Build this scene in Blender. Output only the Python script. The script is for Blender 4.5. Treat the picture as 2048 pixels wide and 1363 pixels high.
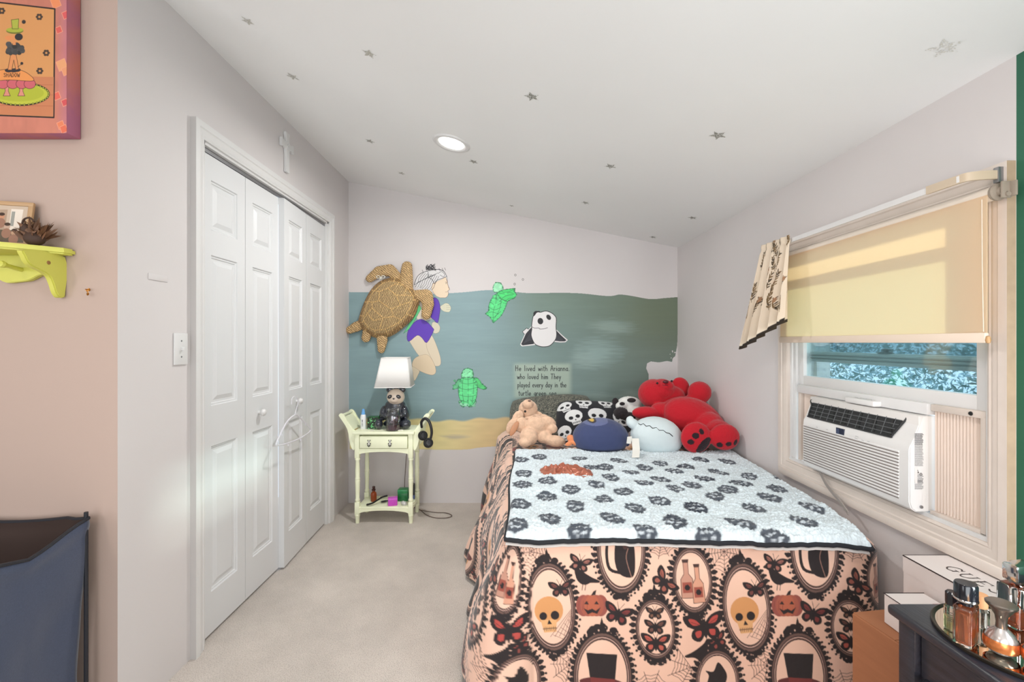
import bpy, bmesh, math, random
import numpy as np
from mathutils import Vector, Matrix, Euler, noise
for o in list(bpy.data.objects): bpy.data.objects.remove(o)
SC = bpy.context.scene
COL = SC.collection
random.seed(7); RNG = np.random.default_rng(7)
PI = math.pi
F = 890.0; CX = 1022.0; CY = 684.0; EYE = 1.235
XL = -1.25; XR = 1.281; YB = 3.423; YN = 1.414
# ---------------------------------------------------------------- camera, world, lights
cam = bpy.data.objects.new('camera', bpy.data.cameras.new('camera')); COL.objects.link(cam)
cam.location = (0, 0, EYE); cam.rotation_euler = (PI/2, 0, 0)
cam.data.sensor_width = 36; cam.data.lens = F/2048*36
cam.data.shift_x = 2.0/2048; cam.data.shift_y = 2.5/2048
cam.data.clip_start = 0.02
SC.camera = cam
SC.view_settings.view_transform = 'Standard'; SC.view_settings.look = 'None'
SC.view_settings.gamma = 1.0; SC.view_settings.use_curve_mapping = False
SC.view_settings.exposure = 0.38
w = bpy.data.worlds.new('sky'); SC.world = w; w.use_nodes = True
w.node_tree.nodes['Background'].inputs[0].default_value = (0.62, 0.80, 1.0, 1)
w.node_tree.nodes['Background'].inputs[1].default_value = 2.2
def lamp(name, kind, loc, target, energy, color=(1,1,1), size=0.2, size_y=None, angle=None, spread=None):
    l = bpy.data.lights.new(name, kind); l.energy = energy; l.color = color
    if kind == 'AREA':
        l.size = size
        if size_y: l.shape = 'RECTANGLE'; l.size_y = size_y
        else: l.shape = 'DISK'
        if spread: l.spread = spread
    if kind == 'SUN': l.angle = angle
    o = bpy.data.objects.new(name, l); COL.objects.link(o); o.location = loc
    o.rotation_euler = (Vector(target)-Vector(loc)).to_track_quat('-Z','Y').to_euler()
    return o
def ceil_z(x): return 2.469 - 0.2003*(x-XL)
lamp('sunlight', 'SUN', (4, 1, 2), (4-1.0, 1+0.14, 2-0.21), 3.6, (1,0.92,0.78), angle=math.radians(5))
lamp('daylight_window_beside_camera', 'AREA', (1.24, 0.30, 1.02), (-1.25, 2.0, 0.55), 17, (0.90,0.95,1.0), 0.6, 0.5)
lamp('rear_fill', 'AREA', (-0.6, -2.05, 1.15), (0.2, 2.5, 0.75), 54, (0.90,0.95,1.0), 3.0, 1.9)  # broad fill light added behind the camera to brighten the room
lamp('ceiling_fill', 'AREA', (0.35, -0.15, 0.95), (0.40, 1.80, 2.3), 5, (0.93,0.97,1.0), 0.8)  # added fill aimed upward to brighten the ceiling
lamp('alcove_overhead_fill', 'AREA', (-1.9, -0.6, 2.45), (-1.9, -0.3, 0), 8, (1,0.86,0.74), 0.16)  # overhead fill added out of view, no fixture here
lamp('near_overhead_fill', 'AREA', (0.25, 0.35, ceil_z(0.25)-0.03), (0.2, 0.6, 0), 7, (1,0.93,0.86), 0.16)  # second overhead fill, added near the camera without a fixture
DL = Vector((-0.313, 2.34, ceil_z(-0.313)))
lamp('downlight_lamp', 'AREA', DL+Vector((-0.02,0,-0.035)), DL+Vector((-0.1,0.0,-1)), 12, (1,0.985,0.96), 0.06)
lamp('alcove_side_fill', 'AREA', (-3.0, -0.5, 1.25), (1.2, 1.9, 0.9), 14, (0.90,0.95,1.0), 1.2, 1.1)  # fill added on the left to brighten the right wall, no window there
lamp('warm_fill_low', 'AREA', (0.45, -0.05, 0.55), (0.65, 1.45, 0.15), 2.0, (1,0.55,0.28), 0.30)  # unseen warm fill, added to tint the front of the bedspread

# ---------------------------------------------------------------- helpers
def lin(c):
    if isinstance(c, str):
        c = c.lstrip('#'); c = tuple(int(c[i:i+2],16) for i in (0,2,4))
    return tuple((v/255/12.92) if v/255 <= 0.04045 else ((v/255+0.055)/1.055)**2.4 for v in c)
MATS = {}
def mat(name, col=(200,200,200), rough=0.6, metal=0.0, attr=False, nscale=0, namt=0.0, bump=0.0, bscale=60, sheen=0.0,
        trans=0.0, ior=1.45, emis=None, estr=0.0, stretch=None, coat=0.0, transl=None, bdist=0.002, col2=None, spec=None):
    if name in MATS: return MATS[name]
    m = bpy.data.materials.new(name); m.use_nodes = True; MATS[name] = m
    nt = m.node_tree; N = nt.nodes; L = nt.links; b = N['Principled BSDF']
    base = (*lin(col), 1)
    b.inputs['Base Color'].default_value = base
    b.inputs['Roughness'].default_value = rough; b.inputs['Metallic'].default_value = metal
    if spec is not None: b.inputs['Specular IOR Level'].default_value = spec
    if sheen: b.inputs['Sheen Weight'].default_value = sheen; b.inputs['Sheen Roughness'].default_value = 0.5
    if trans: b.inputs['Transmission Weight'].default_value = trans; b.inputs['IOR'].default_value = ior
    if coat: b.inputs['Coat Weight'].default_value = coat; b.inputs['Coat Roughness'].default_value = 0.08
    if emis: b.inputs['Emission Color'].default_value = (*lin(emis),1); b.inputs['Emission Strength'].default_value = estr
    src = None
    tc = N.new('ShaderNodeTexCoord')
    vec = tc.outputs['Object']
    if stretch:
        mp = N.new('ShaderNodeMapping'); mp.inputs['Scale'].default_value = stretch
        L.new(vec, mp.inputs['Vector']); vec = mp.outputs['Vector']
    if attr:
        a = N.new('ShaderNodeVertexColor'); a.layer_name = 'Col'; src = a.outputs['Color']
    if namt or col2:
        n = N.new('ShaderNodeTexNoise'); n.inputs['Scale'].default_value = nscale; n.inputs['Detail'].default_value = 5
        L.new(vec, n.inputs['Vector'])
        if col2:
            mx = N.new('ShaderNodeMix'); mx.data_type = 'RGBA'
            cr = N.new('ShaderNodeMapRange'); cr.inputs[1].default_value = 0.35; cr.inputs[2].default_value = 0.65
            L.new(n.outputs['Fac'], cr.inputs[0]); L.new(cr.outputs[0], mx.inputs['Factor'])
            mx.inputs['A'].default_value = base; mx.inputs['B'].default_value = (*lin(col2),1)
            src = mx.outputs['Result']
        else:
            cr = N.new('ShaderNodeMapRange'); cr.inputs[1].default_value = 0.3; cr.inputs[2].default_value = 0.7
            cr.inputs[3].default_value = 1-namt; cr.inputs[4].default_value = 1+namt
            L.new(n.outputs['Fac'], cr.inputs[0])
            mx = N.new('ShaderNodeVectorMath'); mx.operation = 'MULTIPLY'
            if src is None: mx.inputs[0].default_value = base[:3]
            else: L.new(src, mx.inputs[0])
            L.new(cr.outputs[0], mx.inputs[1]); src = mx.outputs[0]
    if src is not None: L.new(src, b.inputs['Base Color'])
    if bump:
        n2 = N.new('ShaderNodeTexNoise'); n2.inputs['Scale'].default_value = bscale; n2.inputs['Detail'].default_value = 4
        L.new(vec, n2.inputs['Vector'])
        bp = N.new('ShaderNodeBump'); bp.inputs['Strength'].default_value = bump; bp.inputs['Distance'].default_value = bdist
        L.new(n2.outputs['Fac'], bp.inputs['Height']); L.new(bp.outputs[0], b.inputs['Normal'])
    if transl:
        t = N.new('ShaderNodeBsdfTranslucent'); t.inputs[0].default_value = (*lin(transl[0]),1)
        ms = N.new('ShaderNodeMixShader'); ms.inputs[0].default_value = transl[1]
        L.new(b.outputs[0], ms.inputs[1]); L.new(t.outputs[0], ms.inputs[2])
        L.new(ms.outputs[0], N['Material Output'].inputs['Surface'])
    return m
def pane_mat(name, tint=(235,248,250), gloss=0.08):
    m = bpy.data.materials.new(name); m.use_nodes = True; N = m.node_tree.nodes; L = m.node_tree.links
    N.remove(N['Principled BSDF'])
    t = N.new('ShaderNodeBsdfTransparent'); t.inputs[0].default_value = (*lin(tint),1)
    g = N.new('ShaderNodeBsdfGlossy'); g.inputs['Roughness'].default_value = 0.03
    f = N.new('ShaderNodeLayerWeight'); f.inputs[0].default_value = 0.35
    mm = N.new('ShaderNodeMath'); mm.operation = 'MULTIPLY_ADD'; mm.inputs[1].default_value = 0.6; mm.inputs[2].default_value = gloss*0.5
    L.new(f.outputs['Fresnel'], mm.inputs[0])
    ms = N.new('ShaderNodeMixShader'); L.new(mm.outputs[0], ms.inputs[0])
    L.new(t.outputs[0], ms.inputs[1]); L.new(g.outputs[0], ms.inputs[2]); L.new(ms.outputs[0], N['Material Output'].inputs['Surface'])
    return m
ORI = {}
def P(px, py, Y): return Vector(((px-CX)*Y/F, Y, EYE-(py-CY)*Y/F))
def link(name, me, parent=None, world=None):
    o = bpy.data.objects.new(name, me); COL.objects.link(o)
    if parent is not None:
        o.parent = parent; off = ORI.get(parent.name, Vector((0,0,0))); ORI[o.name] = off
        if off.length and me is not None: me.transform(Matrix.Translation(-off))
    elif world is not None:
        o.location = world; me.transform(Matrix.Translation(-Vector(world))); ORI[o.name] = Vector(world)
    else: ORI[o.name] = Vector((0,0,0))
    return o
def obj(name, bm, m, parent=None, smooth=True, angle=35, world=None):
    """bm: bmesh or mesh -> ONE mesh object"""
    if isinstance(bm, bmesh.types.BMesh):
        me = bpy.data.meshes.new(name); bm.to_mesh(me); bm.free()
    else: me = bm
    ms = m if isinstance(m, (list,tuple)) else [m]
    if len(me.materials): me.materials.clear()
    for q in ms: me.materials.append(q)
    if world is None and parent is None:
        a = np.zeros(len(me.vertices)*3); me.vertices.foreach_get('co', a); a = a.reshape(-1,3)
        world = Vector(((a[:,0].min()+a[:,0].max())/2, (a[:,1].min()+a[:,1].max())/2, a[:,2].min()))
    o = link(name, me, parent, world)
    me.polygons.foreach_set('use_smooth', [smooth]*len(me.polygons))
    if smooth and angle < 180:
        try: me.set_sharp_from_angle(angle=math.radians(angle))
        except Exception: pass
    return o
def thing(name, label, cat, loc=(0,0,0), group=None, local=False, rotz=0):
    o = bpy.data.objects.new(name, None); COL.objects.link(o); o.location = loc; o.rotation_euler = (0,0,rotz)
    o.empty_display_size = 0.05
    ORI[o.name] = Vector((0,0,0)) if local else Vector(loc)
    return tag(o, label, cat, group)
def tag(o, label=None, cat=None, group=None, kind=None):
    if label: o['label'] = label
    if cat: o['category'] = cat
    if group: o['group'] = group
    if kind: o['kind'] = kind
    return o
def struct(name, bm, m, parent=None, **k):
    o = obj(name, bm, m, parent, **k)
    if parent is None: o['kind'] = 'structure'
    return o
def BM(): return bmesh.new()
def box(bm, x0,x1,y0,y1,z0,z1, bev=0, seg=2, mtx=None, mi=0):
    r = bmesh.ops.create_cube(bm, size=1.0); vs = r['verts']
    for v in vs:
        v.co = Vector((x0+(v.co.x+.5)*(x1-x0), y0+(v.co.y+.5)*(y1-y0), z0+(v.co.z+.5)*(z1-z0)))
    fs = set(f for v in vs for f in v.link_faces)
    if bev:
        es = set(e for v in vs for e in v.link_edges)
        rr = bmesh.ops.bevel(bm, geom=list(es), offset=bev, segments=seg, affect='EDGES', profile=0.5)
        vs = set(v for f in rr['faces'] for v in f.verts)
        fs = set(f for v in vs for f in v.link_faces)
        vs = set(v for f in fs for v in f.verts)
    for f in fs: f.material_index = mi
    if mtx is not None:
        for v in vs: v.co = mtx @ v.co
    return list(vs)
def bx(*a, **k):
    bm = BM(); box(bm, *a, **k); return bm
def prism(bm, pts, ax, a0, a1, bev=0, mi=0, mtx=None):
    """polygon pts (u,v) extruded along axis ax ('x': (u,v)=(y,z); 'y': (x,z); 'z': (x,y))"""
    def mk(u,v,a): return {'x':(a,u,v),'y':(u,a,v),'z':(u,v,a)}[ax]
    A = [bm.verts.new(mk(u,v,a0)) for u,v in pts]; B = [bm.verts.new(mk(u,v,a1)) for u,v in pts]
    fs = [bm.faces.new(A), bm.faces.new(B[::-1])]
    n = len(pts)
    for i in range(n): fs.append(bm.faces.new((A[(i+1)%n], A[i], B[i], B[(i+1)%n])))
    bmesh.ops.recalc_face_normals(bm, faces=fs)
    vs = A+B
    if bev:
        es = [e for f in fs[:2] for e in f.edges]
        rr = bmesh.ops.bevel(bm, geom=list(set(es)), offset=bev, segments=2, affect='EDGES')
        vs = list(set(v for f in rr['faces'] for v in f.verts) | set(v for v in vs if v.is_valid))
    for f in fs:
        if f.is_valid: f.material_index = mi
    if mtx is not None:
        for v in set(vs): v.co = mtx @ v.co
    return vs
def lathe(bm, prof, c=(0,0,0), n=32, mtx=None, sx=1, sy=1, mi=0):
    rings = []
    for r,z in prof:
        if r < 1e-6: rings.append([bm.verts.new((0,0,z))])
        else: rings.append([bm.verts.new((r*sx*math.cos(2*PI*i/n), r*sy*math.sin(2*PI*i/n), z)) for i in range(n)])
    fs = []
    for a,b in zip(rings, rings[1:]):
        for i in range(n):
            j = (i+1)%n
            if len(a)==1 and len(b)==1: continue
            if len(a)==1: f = bm.faces.new((a[0], b[j], b[i]))
            elif len(b)==1: f = bm.faces.new((a[i], a[j], b[0]))
            else: f = bm.faces.new((a[i],a[j],b[j],b[i]))
            f.material_index = mi; fs.append(f)
    bmesh.ops.recalc_face_normals(bm, faces=fs)
    M = Matrix.Translation(Vector(c)) @ (mtx if mtx is not None else Matrix.Identity(4))
    for r in rings:
        for v in r: v.co = M @ v.co
def tube(bm, pts, r, n=8, cap=True, flat=1.0, mi=0):
    pts = [Vector(p) for p in pts]; m = len(pts)
    rs = r if isinstance(r,(list,tuple)) else [r]*m
    t = [(pts[min(i+1,m-1)]-pts[max(i-1,0)]).normalized() for i in range(m)]
    up = Vector((0,0,1)) if abs(t[0].z) < 0.9 else Vector((1,0,0))
    nrm = (up - t[0]*up.dot(t[0])).normalized(); rings = []
    for i in range(m):
        nrm = (nrm - t[i]*nrm.dot(t[i])).normalized(); bn = t[i].cross(nrm)
        rings.append([bm.verts.new(pts[i] + nrm*math.cos(2*PI*k/n)*rs[i]*flat + bn*math.sin(2*PI*k/n)*rs[i]) for k in range(n)])
    for a,b in zip(rings,rings[1:]):
        for k in range(n):
            f = bm.faces.new((a[k],a[(k+1)%n],b[(k+1)%n],b[k])); f.material_index = mi
    if cap:
        bm.faces.new(rings[0][::-1]); bm.faces.new(rings[-1])
def cr(pts, n=8, closed=False):
    """catmull-rom"""
    P_ = [np.array(p, float) for p in pts]; out = []; m = len(P_)
    rng = range(m if closed else m-1)
    for i in rng:
        if closed: p0,p1,p2,p3 = P_[(i-1)%m],P_[i],P_[(i+1)%m],P_[(i+2)%m]
        else: p0,p1,p2,p3 = P_[max(i-1,0)],P_[i],P_[i+1],P_[min(i+2,m-1)]
        for k in range(n):
            t = k/n
            out.append(tuple(0.5*((2*p1)+(p2-p0)*t+(2*p0-5*p1+4*p2-p3)*t*t+(3*p1-p0-3*p2+p3)*t**3)))
    if not closed: out.append(tuple(P_[-1]))
    return out
def grid_mesh(name, V, colors=None, mask=None, flip=False, closeu=False):
    """V: (H,W,3) numpy -> mesh; colors (H,W,3) linear"""
    H,W,_ = V.shape
    idx = np.arange(H*W).reshape(H,W)
    if closeu: idx = np.concatenate([idx, idx[:,:1]],1)
    a=idx[:-1,:-1].ravel(); b=idx[:-1,1:].ravel(); c=idx[1:,1:].ravel(); d=idx[1:,:-1].ravel()
    Fc = np.stack([a,b,c,d] if not flip else [a,d,c,b],1)
    if mask is not None:
        mk = (mask[:-1,:-1]+mask[:-1,1:]+mask[1:,1:]+mask[1:,:-1]) > 1.4
        Fc = Fc[mk.ravel()]
        used = np.unique(Fc); rm = np.full(H*W,-1); rm[used] = np.arange(len(used)); Fc = rm[Fc]
        VV = V.reshape(-1,3)[used]; CC = colors.reshape(-1,3)[used] if colors is not None else None
    else: VV = V.reshape(-1,3); CC = colors.reshape(-1,3) if colors is not None else None
    return raw_mesh(name, VV, Fc, CC)
def raw_mesh(name, VV, Fc, CC=None):
    me = bpy.data.meshes.new(name)
    me.vertices.add(len(VV)); me.vertices.foreach_set('co', np.ascontiguousarray(VV, dtype=np.float32).ravel())
    nf = len(Fc); k = Fc.shape[1]
    me.loops.add(nf*k); me.loops.foreach_set('vertex_index', Fc.astype(np.int32).ravel())
    me.polygons.add(nf); me.polygons.foreach_set('loop_start', np.arange(0,nf*k,k,dtype=np.int32))
    try: me.polygons.foreach_set('loop_total', np.full(nf,k,dtype=np.int32))
    except Exception: pass
    me.update(calc_edges=True); me.validate()
    if CC is not None:
        at = me.color_attributes.new('Col','FLOAT_COLOR','POINT')
        at.data.foreach_set('color', np.concatenate([CC, np.ones((len(CC),1))],1).astype(np.float32).ravel())
    return me
def set_vcol(me, fn):
    n = len(me.vertices); a = np.zeros(n*3, np.float32); me.vertices.foreach_get('co', a); a = a.reshape(-1,3)
    CC = fn(a)
    at = me.color_attributes.get('Col') or me.color_attributes.new('Col','FLOAT_COLOR','POINT')
    at.data.foreach_set('color', np.concatenate([CC, np.ones((n,1))],1).astype(np.float32).ravel())
def vnoise(n, m, cx, cy, seed=0):
    """smooth value noise image n x m with cells cx, cy (0..1)"""
    r = np.random.default_rng(seed)
    gh, gw = int(n/cy)+3, int(m/cx)+3
    g = r.random((gh,gw)); y = np.arange(n)/cy; x = np.arange(m)/cx
    yi = y.astype(int); xi = x.astype(int); fy = (y-yi)[:,None]; fx = (x-xi)[None,:]
    fy = fy*fy*(3-2*fy); fx = fx*fx*(3-2*fx)
    g00=g[np.ix_(yi,xi)]; g01=g[np.ix_(yi,xi+1)]; g10=g[np.ix_(yi+1,xi)]; g11=g[np.ix_(yi+1,xi+1)]
    return (g00*(1-fx)+g01*fx)*(1-fy)+(g10*(1-fx)+g11*fx)*fy
class Cv:
    """numpy painting surface in arbitrary units; y grows downward"""
    def __init__(s, x0,y0,x1,y1,res,bg=None):
        s.x0,s.y0,s.res = x0,y0,res; s.W = int(round((x1-x0)*res))+1; s.H = int(round((y1-y0)*res))+1
        s.img = np.zeros((s.H,s.W,3)); s.a = np.zeros((s.H,s.W)); s.offs = [(0,0)]
        s.T = lambda x,y:(x,y)
        if bg is not None: s.img[:] = lin(bg); s.a[:] = 1
    def _sl(s, x0,y0,x1,y1):
        i0=max(0,int((x0-s.x0)*s.res)-2); i1=min(s.W,int((x1-s.x0)*s.res)+3)
        j0=max(0,int((y0-s.y0)*s.res)-2); j1=min(s.H,int((y1-s.y0)*s.res)+3)
        if i0>=i1 or j0>=j1: return None
        X,Y = np.meshgrid(s.x0+np.arange(i0,i1)/s.res, s.y0+np.arange(j0,j1)/s.res)
        return (slice(j0,j1),slice(i0,i1)),X,Y
    def blend(s, sl, m, col, a=1):
        m = (m*a)[...,None]; s.img[sl] = s.img[sl]*(1-m)+np.array(lin(col))*m
        s.a[sl] = np.maximum(s.a[sl], m[...,0])
    def segd(s, X,Y,p,q):
        px,py=p; qx,qy=q; dx,dy=qx-px,qy-py; L=dx*dx+dy*dy+1e-12
        t=np.clip(((X-px)*dx+(Y-py)*dy)/L,0,1); return np.hypot(X-px-t*dx, Y-py-t*dy)
    def poly(s, pts, col, a=1, soft=1.0, out=None, ow=1.0):
        pts=[s.T(*p) for p in pts]
        for ox,oy in s.offs:
            pp=[(x+ox,y+oy) for x,y in pts]
            r=s._sl(min(p[0] for p in pp)-soft,min(p[1] for p in pp)-soft,max(p[0] for p in pp)+soft,max(p[1] for p in pp)+soft)
            if r is None: continue
            sl,X,Y=r; ins=np.zeros(X.shape,bool); d=np.full(X.shape,1e9); n=len(pp)
            for i in range(n):
                (xa,ya),(xb,yb)=pp[i],pp[(i+1)%n]
                if ya!=yb:
                    c=((ya>Y)!=(yb>Y)) & (X < (xb-xa)*(Y-ya)/(yb-ya)+xa); ins^=c
                d=np.minimum(d,s.segd(X,Y,pp[i],pp[(i+1)%n]))
            sd=np.where(ins,d,-d); s.blend(sl,np.clip(sd*s.res/soft+.5,0,1),col,a)
        if out: s._line(pts+[pts[0]],ow,out)
    def ell(s,cx,cy,rx,ry,col,rot=0,a=1,soft=1.0):
        cx,cy=s.T(cx,cy); c,sn=math.cos(rot),math.sin(rot); R=max(rx,ry)+soft/s.res
        for ox,oy in s.offs:
            r=s._sl(cx+ox-R,cy+oy-R,cx+ox+R,cy+oy+R)
            if r is None: continue
            sl,X,Y=r; dx=X-cx-ox; dy=Y-cy-oy; u=dx*c+dy*sn; v=-dx*sn+dy*c
            k=np.sqrt((u/rx)**2+(v/ry)**2); s.blend(sl,np.clip((1-k)*min(rx,ry)*s.res/soft+.5,0,1),col,a)
    def _line(s,pts,w,col,a=1):
        for ox,oy in s.offs:
            pp=[(x+ox,y+oy) for x,y in pts]
            r=s._sl(min(p[0] for p in pp)-w,min(p[1] for p in pp)-w,max(p[0] for p in pp)+w,max(p[1] for p in pp)+w)
            if r is None: continue
            sl,X,Y=r; d=np.full(X.shape,1e9)
            for p,q in zip(pp,pp[1:]): d=np.minimum(d,s.segd(X,Y,p,q))
            s.blend(sl,np.clip((w/2-d)*s.res+.5,0,1),col,a)
    def line(s,pts,w,col,a=1): s._line([s.T(*p) for p in pts],w,col,a)
    def sample(s,X,Y,wrap=None):
        u=(X-s.x0)*s.res; v=(Y-s.y0)*s.res
        if wrap: u=np.mod(u,wrap[0]*s.res); v=np.mod(v,wrap[1]*s.res)
        u=np.clip(u,0,s.W-1.001); v=np.clip(v,0,s.H-1.001); i=u.astype(int); j=v.astype(int); fu=(u-i)[...,None]; fv=(v-j)[...,None]
        I=s.img; return (I[j,i]*(1-fu)+I[j,i+1]*fu)*(1-fv)+(I[j+1,i]*(1-fu)+I[j+1,i+1]*fu)*fv
def skin(name, cv, mapping, m, parent=None, useA=True, flip=False):
    """thin painted layer from a canvas: mapping(X,Y)->(H,W,3)"""
    X,Y = np.meshgrid(cv.x0+np.arange(cv.W)/cv.res, cv.y0+np.arange(cv.H)/cv.res)
    me = grid_mesh(name, mapping(X,Y), cv.img, (cv.a>0.45).astype(float) if useA else None, flip)
    return obj(name, me, m, parent, smooth=False)
def blob(name, parts, m, parent=None, voxel=0.008, smooth=3, disp=0.0, dscale=60, tris=None, colfn=None, world=None):
    """ellipsoids (c, r, rot) fused into one continuous surface"""
    bm = BM()
    for p in parts:
        c, r = p[0], p[1]; rot = p[2] if len(p)>2 else (0,0,0)
        if isinstance(r,(int,float)): r=(r,r,r)
        M = Matrix.Translation(Vector(c)) @ Euler(rot).to_matrix().to_4x4() @ Matrix.Diagonal((*r,1))
        bmesh.ops.create_icosphere(bm, subdivisions=3, radius=1.0, matrix=M)
    me = bpy.data.meshes.new(name+'_raw'); bm.to_mesh(me); bm.free()
    ws = bpy.data.scenes.new('work'); t = bpy.data.objects.new('tmp', me); ws.collection.objects.link(t)
    rm = t.modifiers.new('r','REMESH'); rm.mode='VOXEL'; rm.voxel_size=voxel
    sm = t.modifiers.new('s','SMOOTH'); sm.factor=0.5; sm.iterations=smooth*2
    vl = ws.view_layers[0]; vl.update(); dg = vl.depsgraph; dg.update()
    me2 = bpy.data.meshes.new_from_object(t.evaluated_get(dg))
    bpy.data.objects.remove(t); bpy.data.meshes.remove(me); bpy.data.scenes.remove(ws)
    if disp:
        nv = len(me2.vertices); a = np.zeros(nv*3, np.float32); me2.vertices.foreach_get('co', a)
        b = np.zeros(nv*3, np.float32); me2.vertex_normals.foreach_get('vector', b); a = a.reshape(-1,3); b = b.reshape(-1,3)
        h = np.array([noise.noise(Vector(p)*dscale)+0.6*noise.noise(Vector(p)*dscale*2.3) for p in a.tolist()])
        me2.vertices.foreach_set('co', np.ascontiguousarray(a+b*(h*disp)[:,None], dtype=np.float32).ravel())
    if colfn: set_vcol(me2, colfn)
    return obj(name, me2, m, parent, angle=180, world=world)
# ---------------------------------------------------------------- materials of the room
WALL = mat('wall_paint_white', (211,206,205), 0.75, nscale=1.6, namt=0.025, bump=0.15, bscale=180, bdist=0.0008)
CEIL = mat('ceiling_paint', (238,238,237), 0.8, nscale=1.2, namt=0.02, bump=0.1, bscale=120, bdist=0.001)
BEIGE = mat('wall_paint_beige', (184,162,150), 0.7, bump=0.15, bscale=180, bdist=0.0008)
GREEN = mat('wall_paint_green', (36,98,74), 0.6, nscale=4, namt=0.04)
TRIM = mat('trim_gloss_white', (218,217,216), 0.35, nscale=5, namt=0.015, bump=0.05, bscale=50)
DOORW = mat('door_white', (216,217,218), 0.4, bump=0.08, bscale=90, stretch=(1,1,0.1), bdist=0.0006)
TRIMW = mat('window_trim_cream', (214,202,192), 0.4, nscale=14, namt=0.03, bump=0.12, bscale=40)
TAN = mat('raw_casing_edge_tan', (176,152,126), 0.6, nscale=25, namt=0.08, bump=0.2, bscale=80)
BLACK = mat('black_plastic', (22,22,24), 0.35)
GREYM = mat('grey_metal', (150,150,152), 0.35, 0.8)
CHROME = mat('chrome', (215,215,215), 0.12, 1.0)

def carpet():
    m = bpy.data.materials.new('carpet_beige'); m.use_nodes=True; N=m.node_tree.nodes; L=m.node_tree.links; b=N['Principled BSDF']
    b.inputs['Roughness'].default_value=0.95; b.inputs['Sheen Weight'].default_value=0.2
    tc=N.new('ShaderNodeTexCoord')
    n1=N.new('ShaderNodeTexNoise'); n1.inputs['Scale'].default_value=260; n1.inputs['Detail'].default_value=5
    n2=N.new('ShaderNodeTexNoise'); n2.inputs['Scale'].default_value=3.2; n2.inputs['Detail'].default_value=6; n2.inputs['Roughness'].default_value=0.65
    for n in (n1,n2): L.new(tc.outputs['Object'], n.inputs['Vector'])
    m1=N.new('ShaderNodeMix'); m1.data_type='RGBA'; m1.inputs['A'].default_value=(*lin((172,160,150)),1); m1.inputs['B'].default_value=(*lin((214,204,195)),1)
    r1=N.new('ShaderNodeMapRange'); r1.inputs[1].default_value=0.28; r1.inputs[2].default_value=0.55; L.new(n1.outputs['Fac'],r1.inputs[0]); L.new(r1.outputs[0],m1.inputs['Factor'])
    r2=N.new('ShaderNodeMapRange'); r2.inputs[1].default_value=0.35; r2.inputs[2].default_value=0.65; r2.inputs[3].default_value=0.84; r2.inputs[4].default_value=1.04; L.new(n2.outputs['Fac'],r2.inputs[0])
    mu=N.new('ShaderNodeVectorMath'); mu.operation='MULTIPLY'; L.new(m1.outputs['Result'],mu.inputs[0]); L.new(r2.outputs[0],mu.inputs[1]); L.new(mu.outputs[0],b.inputs['Base Color'])
    bp=N.new('ShaderNodeBump'); bp.inputs['Strength'].default_value=1.0; bp.inputs['Distance'].default_value=0.004; L.new(n1.outputs['Fac'],bp.inputs['Height']); L.new(bp.outputs[0],b.inputs['Normal'])
    return m
# ---------------------------------------------------------------- shell
struct('floor', bx(-3.2,1.4,-2.2,3.55,-0.1,0), carpet(), smooth=False)
bm=BM(); prism(bm, [(-3.3,ceil_z(-3.3)),(1.45,ceil_z(1.45)),(1.45,ceil_z(1.45)+.12),(-3.3,ceil_z(-3.3)+.12)],'y',-2.3,3.6)
struct('ceiling', bm, CEIL, smooth=False)
bm=BM(); prism(bm, [(-1.40,0),(1.40,0),(1.40,ceil_z(1.40)),(-1.40,ceil_z(-1.40))],'y',YB,YB+.1)
struct('wall_back', bm, WALL, smooth=False)
# left wall with closet opening, end face beige
bm=BM()
OY0,OY1,OZ=1.795,3.035,2.052
def wl(y0,y1,z0,z1): box(bm,-1.36,XL,y0,y1,z0,z1)
wl(YN,OY0,0,2.469); wl(OY1,YB,0,2.469); wl(OY0,OY1,OZ,2.469)
bm.normal_update()
for f in bm.faces:
    if f.normal.y < -0.9 and f.calc_center_median().y < YN+.01: f.material_index=1
struct('wall_left', bm, [WALL,BEIGE], smooth=False)
bm=BM(); prism(bm, [(-3.2,0),(-1.36,0),(-1.36,ceil_z(-1.36)),(-3.2,ceil_z(-3.2))],'y',YN,YN+.1)
struct('wall_alcove', bm, BEIGE, smooth=False)
# right wall with window opening; green paint on the near stretch
WY0,WY1,WZ0,WZ1 = 1.185,2.04,0.70,1.64
bm=BM()
YG=1.128
zr=ceil_z(XR)
def wr(y0,y1,z0,z1,mi=0): box(bm,XR,XR+.12,y0,y1,z0,z1,mi=mi)
wr(-2.2,YG,0,zr,1); wr(YG,WY0,0,zr); wr(WY1,YB,0,zr); wr(WY0,WY1,0,WZ0); wr(WY0,WY1,WZ1,zr)
struct('wall_right', bm, [WALL,GREEN], smooth=False)
bm=BM(); prism(bm, [(-3.2,0),(1.40,0),(1.40,ceil_z(1.40)),(-3.2,ceil_z(-3.2))],'y',-2.3,-2.2)
struct('wall_rear', bm, WALL, smooth=False)
struct('wall_alcove_side', bx(-3.3,-3.2,-2.2,YN+.1,0,ceil_z(-3.2)), BEIGE, smooth=False)
struct('closet_back_wall' if False else 'wall_closet', bx(-1.80,-1.74,1.6,3.3,0,2.3), WALL, smooth=False)
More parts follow.
